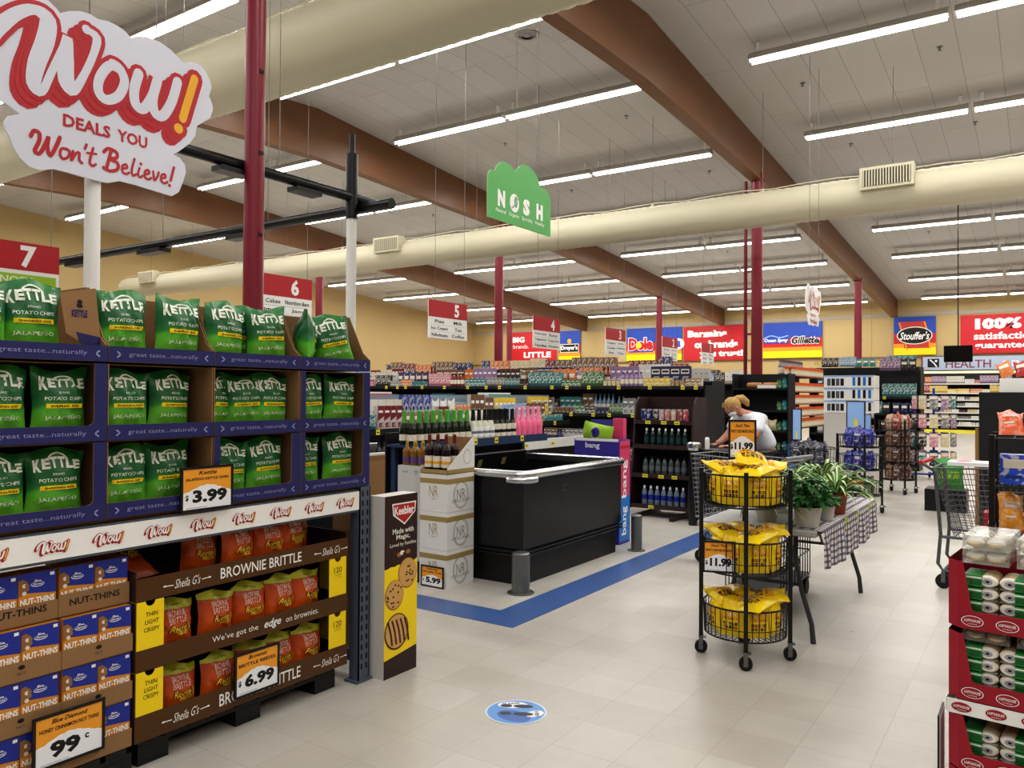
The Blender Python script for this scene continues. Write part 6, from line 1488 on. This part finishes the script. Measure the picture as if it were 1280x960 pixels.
# ---------------------------------------------------------------- wall banners
BNB = mat('banner blue', (40, 74, 170), .5); BNR = mat('banner red', (188, 34, 42), .5); BNO = mat('banner orange', (240, 150, 40), .5); BNY = mat('banner yellow', (246, 216, 20), .5)
def banner(x0, x1, z0, z1, label, kind, fnc):
    t = thing('wall_banner', label, 'banner', ((x0 + x1) / 2, WY - .09, z0)); w = x1 - x0; h = z1 - z0; b = MB()
    if kind == 'red': b.box(-w / 2, w / 2, 0, .03, 0, h, BNR)
    else:
        b.box(-w / 2, w / 2, 0, .03, 0, h, BNB); b.box(-w / 2, w / 2, -.006, -.001, 0, h * .56, BNR); b.box(-w / 2, w / 2, -.012, -.007, 0, h * .30, BNO); b.box(-w / 2, w / 2, -.018, -.013, 0, h * .19, BNY)
    fnc(b, w, h); b.build('banner_board', t)
def f1(b, w, h): b.text('BIG', -w * .27, h * .78, -.01, WHITE, h=.34, w=.85, bold=.05); b.text('brands.', -w * .22, h * .58, -.01, WHITE, h=.24, w=1.1); b.text('LITTLE', w * .12, h * .33, -.01, WHITE, h=.34, w=1.9, bold=.05); b.text('prices.', w * .15, h * .12, -.01, WHITE, h=.24, w=1.1)
banner(-26.9, -23.5, 3.2, 5.25, 'red wall banner about big brands and little prices', 'red', f1)
def f2(b, w, h): b.prism([(-.62, .55), (.62, .55), (.62, 1.05), (-.62, 1.05)], -.03, -.02, CREAM); b.prism([(-.58, .59), (.58, .59), (.58, 1.01), (-.58, 1.01)], -.035, -.031, INK); b.text("Dreyer's", 0, .8, -.04, WHITE, h=.32, w=1.08, bold=.04); b.disc(0, 1.2, .14, -.03, GOLD)
banner(-23.3, -21.9, 3.4, 5.2, 'blue and orange wall banner with a black ice cream name plate', 'b', f2)
def f3(b, w, h): b.text('Dole', 0, .9, -.022, WHITE, h=.75, w=1.5, bold=.09); b.text('Dole', 0, .9, -.026, BNR, h=.68, w=1.42, bold=.05); b.disc(-.12, .84, .17, -.03, BNY); b.box(-.72, .72, -.03, -.022, .46, .53, BNB)
banner(-19.0, -17.3, 3.4, 5.15, 'blue, red and yellow wall banner with a fruit brand word', 'b', f3)
def f4(b, w, h): b.disc(.35, .85, .35, -.022, WHITE, .3); b.text('a', .35, .85, -.026, BNB, h=.35, w=.3, bold=.05, shear=.2)
banner(-16.9, -15.8, 3.4, 5.15, 'narrow blue wall banner half hidden behind the aisle two sign', 'b', f4)
def f5(b, w, h): b.text('Bargains', -w * .12, h * .76, -.01, WHITE, h=.46, w=2.1, bold=.06); b.text('on brands', w * .02, h * .47, -.01, WHITE, h=.40, w=2.3, bold=.06); b.text('you trust!', w * .10, h * .18, -.01, WHITE, h=.42, w=2.3, bold=.06)
banner(-15.7, -12.35, 3.35, 5.12, 'red wall banner about bargains on trusted brands', 'red', f5)
def f6(b, w, h): b.flat([(-1.35, .72), (-.15, .72), (-.15, .98), (-1.35, .98)], -.022, BNB); b.stroke([(-1.4, .95), (-1.0, 1.1), (-.6, 1.0), (-.2, 1.08)], .05, -.026, SKY); b.text('Ocean Spray', -.75, .85, -.03, WHITE, h=.22, w=1.15, bold=.03, shear=.2); b.text('Gillette', .62, .85, -.024, WHITE, h=.42, w=1.36, bold=.07, shear=.25); b.text('Gillette', .62, .85, -.03, INK, h=.36, w=1.28, bold=.03, shear=.25)
banner(-11.55, -8.75, 3.4, 5.13, 'wide blue, red and yellow wall banner with a razor brand word', 'b', f6)
def f7(b, w, h):
    b.flat([(-.55, 1.0), (-.4, .3), (.6, .3), (.45, 1.5), (-.6, 1.5)], -.022, mat('dull red', (186, 60, 52), .5)); b.stroke([(-.62, 1.45), (-.45, .8), (-.3, .25)], .06, -.024, BNO); b.stroke([(.4, 1.45), (.55, .9), (.62, .3)], .06, -.024, BNO)
    b.disc(0, .87, .72, -.028, CREAM, .40, 32); b.disc(0, .87, .68, -.033, INK, .36, 32); b.text("Stouffer's", 0, .86, -.038, WHITE, h=.36, w=1.2, bold=.02, shear=.3)
banner(-5.64, -3.95, 3.42, 5.13, 'square wall banner with a black oval frozen food brand mark', 'b', f7)
def f8(b, w, h): b.text('100%', -.35, h * .76, -.01, WHITE, h=.48, w=1.7, bold=.07); b.text('satisfaction', -.1, h * .45, -.01, WHITE, h=.32, w=2.3, bold=.03); b.text('guaranteed', -.12, h * .19, -.01, WHITE, h=.36, w=2.2, bold=.03)
banner(-3.0, .5, 3.42, 5.1, 'large red wall banner with a satisfaction guarantee', 'red', f8)
t = thing('department_sign', 'long pale blue health and beauty sign along the wall shelving', 'sign', (-.2, WY - .3, 2.72)); b = MB()
b.box(-4.3, 4.3, 0, .03, 0, .58, mat('pale blue board', (170, 184, 206), .5)); b.box(-4.3, -4.24, -.004, -.0005, 0, .58, mat('plum edge', (110, 50, 66), .5)); b.box(-4.05, -3.6, -.004, -.0005, .12, .5, INK); b.stroke([(-3.95, .45), (-3.8, .3), (-3.7, .15)], .05, -.006, WHITE); b.disc(-3.72, .4, .05, -.006, WHITE)
b.text('HEALTH', -2.5, .26, -.002, mat('plum letter', (120, 56, 70), .5), h=.34, w=1.7, bold=.01); b.text('and', -.75, .32, -.002, WHITE, h=.36, w=.95, bold=.0); b.text('Beauty', 1.4, .32, -.002, mat('navy letter', (44, 46, 86), .5), h=.5, w=2.0, shear=.4); b.build('sign_board', t)
b = MB()
for x in (-3.5, 0, 3.5): b.box(x - .02, x + .02, .0305, .29, .25, .29, STEEL)
b.build('bracket', t)
t = thing('television', 'black flat television screen hung before the red guarantee banner', 'television', (-1.96, 25, 2.52)); b = MB(); b.box(-.35, .35, 0, .05, 0, .46, mat('black glass', (10, 10, 14), .15)); b.build('screen', t, bevel=.004); b = MB(); b.tube([(0, .03, .46), (0, .03, ceil_z(25) - 2.52)], .015, BLACKM, 6); b.build('mounting_pole', t)
# ---------------------------------------------------------------- black pipe frame hung over the produce corner
t = thing('pipe_frame', 'black square-tube frame on a white pole hung from the ceiling behind the chips', 'frame', (-5.72, 5.60, 0))
b = MB(); b.tube([(0, 0, 0), (0, 0, 3.36)], .05, WHITEP, 14); b.build('white_pole', t)
b = MB(); b.tube([(0, 0, 3.30), (0, 0, 3.95)], .06, BLACKM, 8); b.tube([(0, 0, 3.95), (0, 0, 4.15)], .03, BLACKM, 8); b.build('upper_pole', t)
b = MB(); b.tube([(.45, .10, 3.42), (-7.6, .10, 3.42)], .055, BLACKM, 8)
for x in (-1.8, -3.6, -5.4): b.box(x - .25, x + .25, .02, .18, 3.31, 3.365, BLACKM)
b.build('cross_beam', t)
b = MB(); b.tube([(-.0, .35, 3.52), (-.0, -2.6, 3.52)], .05, BLACKM, 8)
for y in (-.6, -1.4, -2.2): b.box(-.07, .07, y - .15, y + .15, 3.42, 3.465, BLACKM)
b.build('side_beam', t)
b = MB()
for x, y in ((-1.4, .1), (-3.4, .1), (-5.2, .1), (0, -.9), (0, -2.1)): b.tube([(x, y, 3.47), (x, y, ceil_z(5.62 + y))], .004, STEEL, 5)
b.build('hanging_wire', t)
